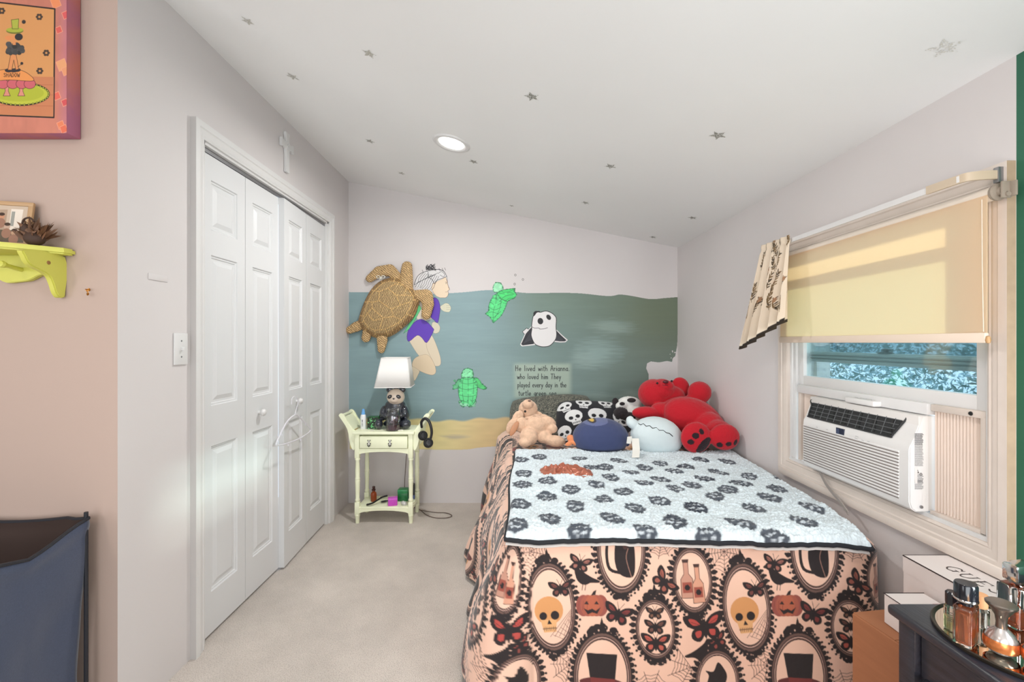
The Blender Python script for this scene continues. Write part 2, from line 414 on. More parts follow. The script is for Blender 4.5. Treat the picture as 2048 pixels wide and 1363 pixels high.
# ---------------------------------------------------------------- closet casing + doors
def casing(name, y0,y1,z1,wd,X,th,m,z0=0.0,bottom=False,dirx=1,parent=None,mats=None):
    """profiled picture-frame casing; mitred; open at the floor unless bottom"""
    prof=[(0,0),(0,th*.55),(wd*.12,th*.7),(wd*.2,th*.62),(wd*.35,th*.8),(wd*.55,th*.85),(wd*.62,th),(wd,th),(wd,0)]
    bm=BM()
    def loop(t,h):  # t = distance outward from the inner edge
        yy0,yy1,zz1,zz0=y0-t,y1+t,z1+t,(z0-t if bottom else z0)
        x=X+dirx*h
        return [(x,yy0,zz0),(x,yy0,zz1),(x,yy1,zz1),(x,yy1,zz0)]
    rows=[[bm.verts.new(p) for p in loop(t,h)] for t,h in prof]
    n=4 if bottom else 3
    for a,b in zip(rows,rows[1:]):
        for i in range(n):
            j=(i+1)%4; bm.faces.new((a[i],a[j],b[j],b[i]))
    bmesh.ops.recalc_face_normals(bm, faces=bm.faces[:])
    return bm
bm=casing('c',OY0,OY1,OZ,.062,XL,.024,TRIM); bm.normal_update()
for f in bm.faces:
    if f.normal.y<-0.9 and f.calc_center_median().y<OY0-.04: f.material_index=1
struct('trim_1', bm, [TRIM,mat('casing_edge_grey',(188,184,182),.6)], angle=25)
# jamb lining
bm=BM(); box(bm,-1.36,XL+.004,OY0-.004,OY0+.016,0,OZ); box(bm,-1.36,XL+.004,OY1-.016,OY1+.004,0,OZ); box(bm,-1.36,XL+.004,OY0,OY1,OZ-.012,OZ+.004)
struct('trim_2', bm, TRIM, smooth=False)
struct('trim_3', bx(-1.30,-1.262,OY0+.02,OY1-.02,OZ-.030,OZ-.013), GREYM, smooth=False)
def leaf_bm(w,h,th,panels):
    """door leaf in local coords: y 0..w, z 0..h, front face at x=0 looking +x"""
    bm=BM(); box(bm,-th,-0.0105,0,w,0,h)
    ys=sorted({0,w,*[a for p in panels for a in p[:2]]}); zs=sorted({0,h,*[a for p in panels for a in p[2:]]})
    V={}
    def vt(y,z,x=0.0):
        k=(round(y,5),round(z,5),round(x,5))
        if k not in V: V[k]=bm.verts.new((x,y,z))
        return V[k]
    P_=[(round(p[0],5),round(p[2],5)) for p in panels]
    for a,b in zip(ys,ys[1:]):
        for c,d in zip(zs,zs[1:]):
            if (round(a,5),round(c,5)) in P_:
                prev=None
                for ins,x in ((0,0),(.004,-.006),(.009,-.0055),(.013,-.0095),(.022,-.0095),(.040,-.002)):
                    L_=[vt(a+ins,c+ins,x),vt(b-ins,c+ins,x),vt(b-ins,d-ins,x),vt(a+ins,d-ins,x)]
                    if prev:
                        for i in range(4): bm.faces.new((prev[i],prev[(i+1)%4],L_[(i+1)%4],L_[i]))
                    prev=L_
                bm.faces.new(prev)
            else: bm.faces.new((vt(a,c),vt(b,c),vt(b,d),vt(a,d)))
    for (ya,za),(yb,zb) in (((0,0),(w,0)),((w,0),(w,h)),((w,h),(0,h)),((0,h),(0,0))):
        q=[bm.verts.new(p) for p in ((0,ya,za),(0,yb,zb),(-0.011,yb,zb),(-0.011,ya,za))]; bm.faces.new(q[::-1])
    bm.normal_update()
    return bm
DZ=0.012; DH=OZ-.034-DZ
KNOB=[(0.0,0),(.008,0),(.008,.010),(.010,.014),(.015,.018),(.0175,.025),(.015,.032),(.009,.036),(0,.037)]
def bifold(name, y0, w, outL, outM, outR, knob_leaf, ky, kz):
    e=bpy.data.objects.new(name,None); COL.objects.link(e); e.location=(XL-.012,y0,0); e['kind']='structure'
    pos=[(outL,0.0),(outM,w),(outR,2*w)]
    pan=[(.058,w-.062,.172,.785),(.058,w-.062,.955,1.590),(.058,w-.062,1.695,1.905)]
    for k in range(2):
        (xa,ya),(xb,yb)=pos[k],pos[k+1]
        bm=leaf_bm(w-.003,DH,.030,pan)
        ang=math.atan2(xb-xa,yb-ya)
        M=Matrix.Translation((xa,ya+.0015,DZ))@Matrix.Rotation(-ang,4,'Z')
        bm.transform(M)
        lf=obj('leaf',bm,DOORW,e,angle=20)
        if k==knob_leaf:
            b2=BM(); lathe(b2,KNOB,(xa+(xb-xa)*ky/w,ya+ky,kz),24,Matrix.Rotation(PI/2,4,'Y'))
            obj('knob',b2,TRIM,lf,angle=60)
    return e
LW=(OY1-OY0-.036)/4
bifold('door_1',OY0+.018,LW,0,0,0,1,2.225-(OY0+.018+LW),.885)
bifold('door_2',OY0+.018+2*LW,LW,.030,.012,0,0,2.575-(OY0+.018+2*LW),.895)

# ---------------------------------------------------------------- window
win=bpy.data.objects.new('window_1',None); COL.objects.link(win); win.location=(XR,1.61,WZ0); win['kind']='structure'; ORI[win.name]=Vector(win.location)
bm=casing('w',WY0,WY1,WZ1,.056,XR,-.023,TRIMW,WZ0,True,dirx=1)
bm.faces.ensure_lookup_table(); bm.normal_update()
for f in bm.faces:
    if f.normal.y<-0.9 and f.calc_center_median().y<WY0-.04: f.material_index=1
obj('casing',bm,[TRIMW,TAN],win,angle=25)
# casing skirts below the stool: wide flat apron with shadow line
obj('apron',bx(XR-.028,XR,WY0-.05,WY1+.05,WZ0-.075,WZ0-.045,bev=.004),TRIMW,win)
bm=BM()   # jamb lining + sloping sill + stops
box(bm,XR-.002,XR+.115,WY0-.002,WY0+.012,WZ0,WZ1); box(bm,XR-.002,XR+.115,WY1-.012,WY1+.002,WZ0,WZ1)
box(bm,XR-.002,XR+.115,WY0,WY1,WZ1-.012,WZ1+.002)
prism(bm,[(XR-.006,WZ0-.008),(XR+.14,WZ0-.03),(XR+.14,WZ0-.012),(XR-.006,WZ0+.012)],'y',WY0,WY1)
box(bm,XR+.005,XR+.017,WY1-.030,WY1-.012,WZ0,WZ1); box(bm,XR+.005,XR+.017,WY0+.012,WY0+.020,WZ0,WZ1)
obj('frame',bm,TRIM,win,smooth=False)
def sash(x0,x1,y0,y1,z0,z1,st,rail_b,rail_t,nm):
    bm=BM()
    box(bm,x0,x1,y0,y0+st,z0,z1,bev=.003); box(bm,x0,x1,y1-st,y1,z0,z1,bev=.003)
    box(bm,x0,x1,y0+st-.002,y1-st+.002,z0,z0+rail_b,bev=.003); box(bm,x0,x1,y0+st-.002,y1-st+.002,z1-rail_t,z1,bev=.003)
    s=obj(nm,bm,TRIM,win)
    obj('pane',bx((x0+x1)/2-.002,(x0+x1)/2+.002,y0+st-.004,y1-st+.004,z0+rail_b-.004,z1-rail_t+.004),GLASSP,s,smooth=False)
    return s
GLASSP=pane_mat('window_glass')
s1=sash(XR+.016,XR+.050,WY0+.020,WY1-.030,1.045,1.52,.036,.042,.035,'lower_sash')
s2=sash(XR+.056,XR+.090,WY0+.014,WY1-.014,1.150,1.628,.040,.044,.04,'upper_sash')
# ribbed meeting rail face and the lock on the far sash rail
bm=BM()
for k in range(3): box(bm,XR+.046,XR+.058,WY0+.06,WY1-.06,1.155+k*.013,1.163+k*.013,bev=.002)
obj('meeting_rail',bm,TRIM,win)
bm=BM(); lathe(bm,[(0,0),(.026,0),(.024,.004),(.013,.008),(.010,.018),(0,.020)],(XR+.064,1.60,1.194),20,Matrix.Diagonal((.55,1.2,1,1)))
box(bm,XR+.054,XR+.066,1.575,1.604,1.205,1.211,bev=.002)
obj('sash_lock',bm,mat('lock_bronze',(62,70,70),.35,.7),win)
# outside jamb/siding edge, reads bright at the far side
obj('outer_jamb',bx(XR+.10,XR+.16,WY1-.03,WY1+.10,WZ0-.05,WZ1+.05),TRIM,win,smooth=False)
# sash track grime on the sill
gr=Cv(0,0,750,60,.5)
rg=np.random.default_rng(3)
for k in range(160):
    x=rg.uniform(0,750); y=rg.uniform(10,30)+6*math.sin(x*.03); gr.ell(x,y,rg.uniform(1,6),rg.uniform(.8,2.2),(120,100,84),a=1)
gr.img[gr.a>0]=np.array(lin((132,112,96)))
skin('sill_grime',gr,lambda X,Y: np.stack([XR+.008+Y*.0004,WY0+.02+X*.001,WZ0+.0122-.137*(.014+Y*.0004)+X*0],-1),mat('grime',attr=True,rough=.9),win,flip=True)

# hedge and yard outside
bm=BM(); box(bm,1.6,9,-3,9,-0.6,-0.5)
struct('ground_outside',bm,mat('lawn',(70,110,60),.9,nscale=20,namt=.3),smooth=False)
def hedge():
    n=30000; r=np.random.default_rng(11)
    x=r.normal(2.65,.28,n); y=r.uniform(1.0,5.6,n); x=x+(y-2.5)*.18; z=r.uniform(-.5,1.33,n)+.06*np.sin(y*7)
    c=np.stack([x,y,z],1); ax=r.normal(size=(n,3)); ax/=np.linalg.norm(ax,axis=1)[:,None]
    bx_=np.cross(ax,r.normal(size=(n,3))); bx_/=np.linalg.norm(bx_,axis=1)[:,None]
    L_=r.uniform(.012,.030,n)[:,None]; Wd=L_*.32
    nrm=np.cross(ax,bx_)
    V=np.stack([c-ax*L_,c+bx_*Wd+nrm*Wd*.3,c+ax*L_,c-bx_*Wd+nrm*Wd*.3],1).reshape(-1,3)
    Fc=np.arange(n*4).reshape(n,4)
    pal=np.array([lin(p) for p in ((90,140,140),(120,168,178),(60,108,104),(150,192,206),(74,124,120))])
    CC=np.repeat(pal[r.integers(0,5,n)],4,axis=0)
    return raw_mesh('hedge',V,Fc,CC)
h=obj('hedge',hedge(),mat('hedge_leaf',attr=True,rough=.45,sheen=.0),smooth=False)
tag(h,'dense blue-green hedge leaves outside behind the window glass','hedge',kind='stuff')

# ---------------------------------------------------------------- roller shade, rod, valance
SX=XR-.052
sh=thing('roller_shade','cream roller shade pulled halfway down over the window','shade',(SX,1.58,1.235))
SY0,SY1,SZT=1.148,2.03,1.605
SHM=mat('shade_cloth',(238,226,204),.7,nscale=900,namt=.02,transl=((255,232,200),.55))
bm=BM(); box(bm,SX-.0006,SX+.0006,SY0,SY1,1.258,SZT+.01)
obj('cloth',bm,SHM,sh,smooth=False)
obj('hem_bar',bx(SX-.007,SX+.005,SY0,SY1,1.233,1.260,bev=.003),mat('shade_hem',(226,208,190),.6),sh)
bm=BM(); tube(bm,[(SX+.018,SY0,SZT+.014),(SX+.018,SY1,SZT+.014)],.018,20); obj('roller',bm,mat('shade_roll',(226,214,200),.7),sh)
bm=BM(); lathe(bm,[(0,-.006),(.021,-.006),(.022,.0),(.020,.004),(.012,.005),(.011,.012),(.006,.013),(0,.013)],(SX+.018,SY0-.010,SZT+.014),24,Matrix.Rotation(PI/2,4,'X'))
obj('end_wheel',bm,mat('taupe_plastic',(150,138,124),.45),sh)
bm=BM(); box(bm,SX+.006,XR-.022,SY0-.030,SY0-.024,SZT-.006,SZT+.036,bev=.002); box(bm,XR-.028,XR-.022,SY0-.044,SY0-.022,SZT-.004,SZT+.034,bev=.002); tube(bm,[(SX+.018,SY0-.034,SZT+.002),(SX+.018,SY0-.020,SZT+.002)],.006,10)
obj('bracket',bm,MATS['taupe_plastic'],sh)
bm=BM(); lathe(bm,[(0,0),(.004,.001),(.006,.008),(.004,.018),(0,.02)],(SX-.001,SY0-.003,1.232),12); obj('hem_cap',bm,mat('wood_peg',(190,150,105),.5),sh)
bm=BM(); tube(bm,[(SX-.008,SY0+.006,SZT),(SX-.009,SY0+.004,1.42),(SX-.009,SY0+.001,1.262)],.0010,6); obj('cord',bm,MATS['shade_hem'],sh)

rd=thing('curtain_rod','white flat curtain rod over the roller shade with a beige curved return','curtain rod',(XR-.10,1.6,1.66))
RX=XR-.100; RZ=1.664
pts=cr([(XR-.028,1.142,RZ),(XR-.06,1.144,RZ),(RX+.006,1.156,RZ),(RX,1.185,RZ)],6)+[(RX,2.06,RZ)]
def strap(bm,pts,hw,th):
    tube(bm,pts,hw,10,flat=1.0)
bm=BM()
def ribbon(bm,pts,hz,th,mi=0):
    pts=[Vector(p) for p in pts]; R=[]
    for i,p in enumerate(pts):
        t=(pts[min(i+1,len(pts)-1)]-pts[max(i-1,0)]).normalized(); s=t.cross(Vector((0,0,1))).normalized()*th
        R.append([bm.verts.new(q) for q in (p+s+Vector((0,0,hz)),p-s+Vector((0,0,hz)),p-s-Vector((0,0,hz)),p+s-Vector((0,0,hz)))])
    for a,b in zip(R,R[1:]):
        for k in range(4): f=bm.faces.new((a[k],a[(k+1)%4],b[(k+1)%4],b[k])); f.material_index=mi
    bm.faces.new(R[0][::-1]); bm.faces.new(R[-1])
    bmesh.ops.recalc_face_normals(bm,faces=bm.faces[:])
ribbon(bm,[(RX,1.17,RZ),(RX,2.07,RZ)],.0085,.003); obj('rod_tube',bm,TRIM,rd)
bm=BM(); ribbon(bm,pts[:-1]+[(RX-.003,1.26,RZ)],.011,.0035); obj('rod_return',bm,mat('rod_beige',(192,174,150),.4),rd)
obj('rod_bracket',bx(XR-.036,XR-.022,1.136,1.150,RZ-.020,RZ+.020,bev=.002),GREYM,rd)
bm=BM(); ribbon(bm,cr([(RX,2.07,RZ),(RX+.004,2.085,RZ),(RX+.02,2.09,RZ),(XR,2.092,RZ)],5),.0085,.003); obj('rod_far_end',bm,TRIM,rd)

# valance: gathered cloth hanging on the far end of the rod, black-edged stepped hem
def valance():
    nu,nv=320,170
    cv=Cv(0,0,300,230,4,(236,222,202)); rr=random.Random(5)
    for k in range(34):
        x=rr.uniform(5,295); y=rr.uniform(20,200)
        st=[(x,y)]; a=rr.uniform(-2.2,-.9)
        for q in range(6): a+=rr.uniform(-.35,.35); st.append((st[-1][0]+5*math.cos(a),st[-1][1]+6*math.sin(a)))
        cv.line(cr(st,4),1.2,(96,74,48))
        for p in st[1:]:
            for sg in (-1,1):
                b_=a+sg*rr.uniform(.5,1.1); lx,ly=p[0]+4.2*math.cos(b_),p[1]+5*math.sin(b_)
                cv.ell(lx,ly,5.0,1.7,(120,96,62) if rr.random()<.5 else (56,50,40),rot=b_)
        if k%3==0:
            for q in range(6): cv.ell(st[-1][0]+4*math.cos(q),st[-1][1]+4*math.sin(q),3.2,1.7,(170,128,96),rot=q)
    cv.poly([(0,222),(300,222),(300,231),(0,231)],(26,22,20))
    u=np.linspace(0,1,nu)[None,:]; v=np.linspace(0,1,nv)[:,None]
    nf=4.5
    amp=.005+.024*v**1.1
    ph=u*nf*2*PI+.7*np.sin(u*7)
    Yp=1.975+(u-.5)*(.215+.070*v)+.010*np.sin(ph+1.2)*v**.7
    Xp=RX-.006-amp*(1+np.sin(ph))-.012*v-.03*u*v
    drop=.360+.120*u+.012*np.sin(ph)
    Z=RZ+.022-drop*v-.0*u
    pin=np.exp(-((v*drop-.026)/.010)**2)
    Xp=Xp+pin*.004
    X=np.broadcast_to(Xp,(nv,nu)); Y_=np.broadcast_to(Yp,(nv,nu)); Z=np.broadcast_to(Z,(nv,nu))
    UU,VV=np.meshgrid(np.linspace(0,300,nu),np.linspace(0,230,nv))
    return grid_mesh('valance',np.stack([X,Y_,Z],-1),cv.sample(UU,VV))
va=obj('curtain_valance',valance(),mat('valance_cloth',attr=True,rough=.8,transl=((245,226,196),.25)),angle=180)
md=va.modifiers.new('t','SOLIDIFY'); md.thickness=.0012
tag(va,'short cream floral valance with black edging bunched at the far end of the curtain rod','curtain')
# ---------------------------------------------------------------- air conditioner in the window
WP = mat('ac_white_plastic',(226,224,222),.35)
WP2 = mat('ac_side_white',(218,214,210),.4)
DK = mat('dark_vent',(40,42,44),.4)
AX=1.228; AY0,AY1,AZ0,AZ1=1.372,1.872,.712,1.010
ac=thing('air_conditioner','white window air conditioner with dark louvred outlet and slatted front grille, set in the window','air conditioner',(XR,1.62,.71))
bm=BM()
# body profile in (x,z): slanted upper front, rounded lower edge
prof=[(AX+.060,AZ1),(AX+.040,AZ1-.003),(AX+.010,AZ1-.086),(AX+.002,AZ1-.098),(AX,AZ1-.114),(AX,AZ0+.03),(AX+.006,AZ0+.010),(AX+.02,AZ0),(AX+.062,AZ0)]
prism(bm,prof,'y',AY0,AY1,bev=.003)
obj('bezel',bm,WP,ac,angle=30)
obj('case',bx(AX+.030,XR+.11,AY0+.001,AY1-.001,AZ0+.002,AZ1-.002,bev=.002),WP2,ac)
sx=(AX+.040-AX-.012); n0=Vector((-.077,0,.028)).normalized()
def slant(t,y,h=0.0):  # t 0 top..1 bottom of the slanted strip
    p=Vector((AX+.040,y,AZ1-.003)).lerp(Vector((AX+.010,y,AZ1-.086)),t); return p+n0*h
def slab(bm,ya,yb,ta,tb,h0,h1,rnd=0):
    q=[slant(ta,ya,h0),slant(ta,yb,h0),slant(tb,yb,h0),slant(tb,ya,h0),slant(ta,ya,h1),slant(ta,yb,h1),slant(tb,yb,h1),slant(tb,ya,h1)]
    v=[bm.verts.new(p) for p in q]
    for f in ((0,1,2,3),(4,7,6,5),(0,4,5,1),(1,5,6,2),(2,6,7,3),(3,7,4,0)): bm.faces.new([v[i] for i in f])
bm=BM()
# outlet outline: rounded trapezoid
def outl(k): 
    a,b=AY0+.045,AY1-.018
    return cr([(b-.001,.13),((a+b)/2,.125),(a+.012,.125),(a+.003,.15),(a+.001,.22),(a+.012,.50),(a+.024,.80),(a+.032,.95),(a+.044,.985),((a+b)/2,.985),(b-.016,.985),(b-.005,.95),(b-.001,.85),(b-.0,.45)],4,True)
ol=outl(0)
A=[bm.verts.new(slant(t,y,.0012)) for y,t in ol]; bm.faces.new(A)
bmesh.ops.recalc_face_normals(bm,faces=bm.faces[:])
vent=obj('air_outlet',bm,mat('vent_inside',(30,31,33),.6),ac,smooth=False)
bm=BM(); ring=[slant(t,y,.003) for y,t in ol]; tube(bm,ring+[ring[0]],.0028,6,cap=False); obj('outlet_rim',bm,DK,vent)
bm=BM()
for k in range(1,5): slab(bm,AY0+.048+.036*(.10+k*.18),AY1-.020,.10+k*.18,.10+k*.18+.022,.001,.003)
for k in range(1,12):
    y=AY0+.045+(AY1-AY0-.063)*k/12; slab(bm,y,y+.0016,.14,.97 if k>1 else .6,.001,.003)
obj('louvre',bm,mat('louvre_grey',(96,98,100),.35),vent,smooth=False)
for k in range(6):
    y=AY0+.090+k*.066; bm=BM()
    for j in range(3): slab(bm,y-.004-j*.003,y+.004+j*.003,.30+j*.22,.54+j*.22,.0015,.0025)
    obj('vane',bm,BLACK,vent,smooth=False)
# front grille slots
bm=BM(); bl=BM()
z0=AZ0+.028; z1=AZ1-.128; ns=15
for k in range(ns):
    z=z0+(z1-z0)*k/(ns-1)
    box(bl,AX-.0006,AX+.001,AY0+.038,AY1-.006,z,z+.0046)
    box(bm,AX-.0025,AX+.001,AY0+.036,AY1-.004,z+.0046,z+.0100,bev=.001,seg=1)
g=obj('front_grille',bm,WP,ac,angle=40); obj('slot',bl,mat('slot_shadow_grey',(140,132,128),.8),g,smooth=False)
# display + control marks
obj('display',bx(AX-.0015,AX+.004,1.640,1.680,AZ1-.128+.004,AZ1-.096,bev=.0006),mat('display_navy',(34,40,62),.2),ac)
obj('display_glow_patch',bx(AX-.0018,AX,1.664,1.679,AZ1-.120,AZ1-.099),mat('display_grey',(70,78,104),.2),ac)
ct=Cv(0,0,400,40,4)
rr=random.Random(2)
for x,y,n in ((45,22,0),(75,30,3),(95,20,3),(108,33,3),(235,14,4),(232,24,4),(262,24,3),(285,22,3),(283,32,4),(325,30,0)):
    if n==0: ct.ell(x,y,4,3,(190,188,190)); ct.ell(x,y,2.5,1.8,(225,224,224))
    else:
        for q in range(n): ct.line([(x+q*3.4,y+rr.uniform(-1,1)),(x+q*3.4+2,y+rr.uniform(-1,1))],1.3,(165,165,170))
skin('control_marks',ct,lambda X,Y:np.stack([AX-.0012+X*0,AY1-.04-X*.00105,AZ1-.098-Y*.0008],-1),mat('print_grey',attr=True,rough=.5),ac)
# side label (near side faces the camera)
lb=Cv(0,0,40,210,4); rr=random.Random(4)
for row in range(58):
    y=4+row*3.4
    if 118<y<146:
        continue
    x=3
    bold=row<12 or row in (48,49,50)
    while x<36:
        l=rr.uniform(2,6); 
        if x+l>37: break
        lb.line([(x,y),(x+l,y)],1.7 if bold else 1.2,(90,88,88) if bold else (135,131,130)); x+=l+rr.uniform(1,2)
lb.poly([(6,142),(13,128),(20,142)],(70,68,68)); lb.poly([(10,139),(13,133),(16,139)],(215,212,208))
lb.ell(27,146,5,5,(60,58,58)); lb.ell(27,146,3,3,(215,212,208)); lb.ell(27,146,1.4,1.4,(60,58,58))
skin('rating_label',lb,lambda X,Y:np.stack([AX+.014+X*.00078,AY0-.0009+X*0,.957-Y*.00088],-1),MATS['print_grey'],ac)
bm=BM(); lathe(bm,[(0,.004),(.0045,.003),(.005,0)],(AX+.036,AY0-.0005,.728),14,Matrix.Rotation(PI/2,4,'X')); obj('screw',bm,GREYM,ac)
obj('side_latch',bx(AX+.016,AX+.024,AY0-.002,AY0+.004,.800,.850,bev=.001),WP2,ac)
# pleated side curtains and mounting rails
def pleat(y0,y1,nm,n):
    zs=np.array([.715,1.030]); m=n*4+1; ys=np.linspace(y0,y1,m); xs=XR+.024+.006*np.array([[0,1,0,-1][i%4] for i in range(m)])*1.0
    V=np.stack([np.stack([xs,ys,np.full(m,z)],-1) for z in zs],0)
    o=obj(nm,grid_mesh(nm,V),mat('pleat_cream',(230,216,206),.5,transl=((240,215,190),.06)),ac,smooth=False); return o
pleat(1.222,1.366,'accordion_panel',15); pleat(1.880,1.985,'accordion_panel',9)
bm=BM()
box(bm,XR+.004,XR+.030,1.205,1.362,1.026,1.046,bev=.002); box(bm,XR+.004,XR+.030,1.205,1.219,.712,1.030,bev=.002); box(bm,XR+.004,XR+.03,1.219,1.366,.708,.720,bev=.002)
obj('side_frame',bm,TRIMW,ac); obj('side_frame',bx(XR+.004,XR+.030,1.975,1.992,.712,1.030,bev=.002),TRIMW,ac)
bm=BM(); box(bm,XR-.004,XR+.030,1.366,1.985,1.012,1.047,bev=.002); obj('top_rail',bm,TRIM,ac)
bm=BM(); lathe(bm,[(0,.003),(.005,.002),(.006,0)],(XR+.003,1.243,1.036),14,Matrix.Rotation(-PI/2,4,'Y')); obj('screw',bm,BLACK,ac)
# cord dropping from under the unit
bm=BM(); ribbon(bm,cr([(AX+.02,1.80,.715),(AX+.008,1.74,.675),(AX+.0,1.66,.640),(AX-.0,1.62,.612)],5),.006,.0025); obj('power_cord',bm,mat('cord_grey',(150,142,136),.5),ac)
# remote on top
rm=thing('remote_control','small white remote lying on top of the air conditioner','remote control',(AX+.045,1.60,AZ1))
obj('body',bx(AX+.022,AX+.066,1.535,1.668,AZ1+.001,AZ1+.021,bev=.005,seg=3),WP,rm)
rc=Cv(0,0,100,30,4); rr=random.Random(9)
for k in range(12): rc.ell(10+k*7.2,8+rr.uniform(0,12),2.6,1.6,(70,70,74))
rc.line([(20,5),(74,7)],1.2,(120,120,120)); rc.line([(60,20),(92,22)],1.2,(110,110,110))
skin('buttons',rc,lambda X,Y:np.stack([AX+.030+Y*.001,1.655-X*.0011,AZ1+.0226+X*0],-1),MATS['print_grey'],rm)

# ---------------------------------------------------------------- ceiling light and stars
cl=thing('ceiling_light','round white recessed ceiling light, lit','ceiling light',(DL.x,DL.y,DL.z))
tilt=Matrix.Rotation(math.atan(0.2003),4,'Y')
bm=BM(); lathe(bm,[(.098,0.003),(.098,-.004),(.092,-.008),(.078,-.007),(.072,-.001),(.069,.003)],DL,48,tilt); obj('trim_ring',bm,TRIM,cl,angle=60)
bm=BM(); lathe(bm,[(.0,-.003),(.066,-.003),(.070,.002)],DL,48,tilt); 
obj('lens',bm,mat('lamp_lens',(240,240,240),.5,emis=(255,252,245),estr=2.2),cl)
stars=[(495,42,26,'faint, nearest the top left'),(738,107,30,'faint, between the closet wall and the middle'),(585,153,26,'above the white wall cross'),(740,282,20,'left of the ceiling light'),
 (803,346,17,'nearest the corner over the turtle'),(947,323,20,'just beyond the ceiling light'),(1064,193,32,'grey, nearer the viewer than the ceiling light'),(1221,332,26,'halfway between ceiling light and window wall'),
 (1436,270,34,'darkest and boldest, toward the window wall'),(1171,405,18,'close to the mural wall, right of its middle'),(1023,411,12,'tiny, touching the mural wall top'),(1385,435,19,'close to the window wall near the far corner'),
 (1306,474,15,'tiny, in the far right corner'),(1890,95,64,'large and whitish, high above the window')]
dirx=Vector((1,0,-.2003)).normalized(); diry=Vector((0,1,0)); nd=dirx.cross(diry)
for k,(px,py,wpx,ds) in enumerate(stars):
    dx=(px-CX)/F; dz=(CY-py)/F
    Yc=(2.469+.2003*XL-EYE)/(dz+.2003*dx); c=Vector((dx*Yc,Yc,ceil_z(dx*Yc)))
    R=min(.055,wpx*Yc/F*.52); rot=random.Random(k).uniform(-.4,.4)+PI/2
    n=90; rs=np.linspace(-1.05,1.05,n); U,V=np.meshgrid(rs,rs)
    ang=np.arctan2(V,U)-rot; rad=np.hypot(U,V)
    a=np.mod(ang,2*PI/5)-PI/5
    # star radius in direction a (a=+-PI/5 at tips)
    ri=.42; t1=np.array([ri,0]); tip=np.array([math.cos(PI/5),math.sin(PI/5)])
    aa=np.abs(a); # line from (ri,0) to tip
    den=(tip[1])*np.cos(aa)-(tip[0]-ri)*np.sin(aa); rb=ri*tip[1]/np.maximum(den,1e-3)
    inside=(rad<rb)
    rgk=np.random.default_rng(100+k)
    sp=np.kron(rgk.random((30,30)),np.ones((3,3)))
    spm=inside&(sp<(.60 if wpx<60 else .45))
    if k in (0,1,2): cb,cd=(205,203,196),(180,177,162)
    elif wpx>60: cb,cd=(236,236,234),(214,212,204)
    else: cb,cd=(196,194,186),(112,110,98)
    colr=np.where((np.kron(rgk.random((30,30)),np.ones((3,3)))<.5)[...,None],np.array(lin(cb)),np.array(lin(cd)))
    off=-.0012
    VV=np.array(c)[None,None,:]+U[...,None]*R*np.array(dirx)+V[...,None]*R*np.array(diry)+np.array(nd)*(-.0012 if nd.z>0 else .0012)
    me=grid_mesh('ceiling_star',VV,colr,spm.astype(float)*1.0+0.0)
    o=obj('ceiling_star',me,mat('star_glitter',attr=True,rough=.5),smooth=False)
    tag(o,'glitter star on the sloping ceiling, '+ds,'star decoration','glitter stars on the ceiling')

# ---------------------------------------------------------------- things on the left wall
cr_=thing('wall_cross','white wooden cross with flared arms hanging above the closet door','cross',(XL,2.46,2.28))
y0=2.462; zc=2.318
half=[(.0,2.392),(.020,2.392),(.022,2.384),(.016,2.362),(.017,2.342),(.030,2.334),(.060,2.345),(.066,2.342),(.066,2.300),(.060,2.297),(.034,2.306),(.020,2.298),(.0155,2.27),(.0155,2.20),(.019,2.178),(.017,2.172),(0,2.172)]
pl=half+[(-a,b) for a,b in half[::-1] if a>0]
bm=BM(); prism(bm,[(y0+a,b) for a,b in pl],'x',XL+.001,XL+.017,bev=.002); obj('cross_body',bm,TRIM,cr_)
bm=BM(); prism(bm,[(y0+a,b) for a,b in cr([(-.014,2.315),(.0,2.303),(.016,2.312),(.028,2.325),(.010,2.322),(.004,2.335),(-.004,2.325)],3,True)],'x',XL+.016,XL+.021); obj('dove_figure',bm,TRIM,cr_)
sw=thing('light_switch','white toggle light switch plate on the wall beside the closet casing','light switch',(XL,1.68,1.20))
obj('plate',bx(XL+.0005,XL+.007,1.645,1.713,1.150,1.270,bev=.003),TRIM,sw)
obj('toggle',bx(XL+.006,XL+.019,1.676,1.682,1.204,1.218,bev=.001,mtx=None),TRIM,sw)
for z in (1.180,1.240):
    bm=BM(); lathe(bm,[(0,.0015),(.003,.001),(.0035,0)],(XL+.007,1.679,z),12,Matrix.Rotation(PI/2,4,'Y')); obj('screw',bm,GREYM,sw)
o=obj('name_plate',bx(XL+.0003,XL+.003,1.532,1.617,1.452,1.474,bev=.001),WALL); tag(o,'small blank painted-over strip on the white wall left of the light switch','plate')

# ---------------------------------------------------------------- hanger on the closet knob
HANG=mat('hanger_white',(214,212,218),.3)
hg=thing('coat_hanger','white plastic coat hanger hooked over the right closet knob','coat hanger',(-1.20,2.58,.80))
hx=-1.198
def hp(px,py,X=hx): 
    Y=X*F/(px-CX); return (X,Y,EYE-(py-CY)*Y/F)
bm=BM()
tube(bm,cr([hp(583,808),hp(584,797),hp(590,792),hp(596,800),hp(594,812),hp(591,824),hp(590,830)],6),.0022,8); obj('hook',bm,HANG,hg)
bm=BM(); B=hx+.012
fr=[hp(590,829),hp(575,842),hp(562,865),hp(553,886),hp(556,890),hp(575,886),hp(600,876),hp(617,865),hp(621,857),hp(610,845),hp(598,833)]
tube(bm,[*cr(fr,4,True),fr[0]],.0042,8); 
for k in (2,5,6,9): 
    p=Vector(fr[k]); tube(bm,[p,p+Vector((.004,0,-.014))],.003,6)
obj('hanger_frame',bm,HANG,hg)

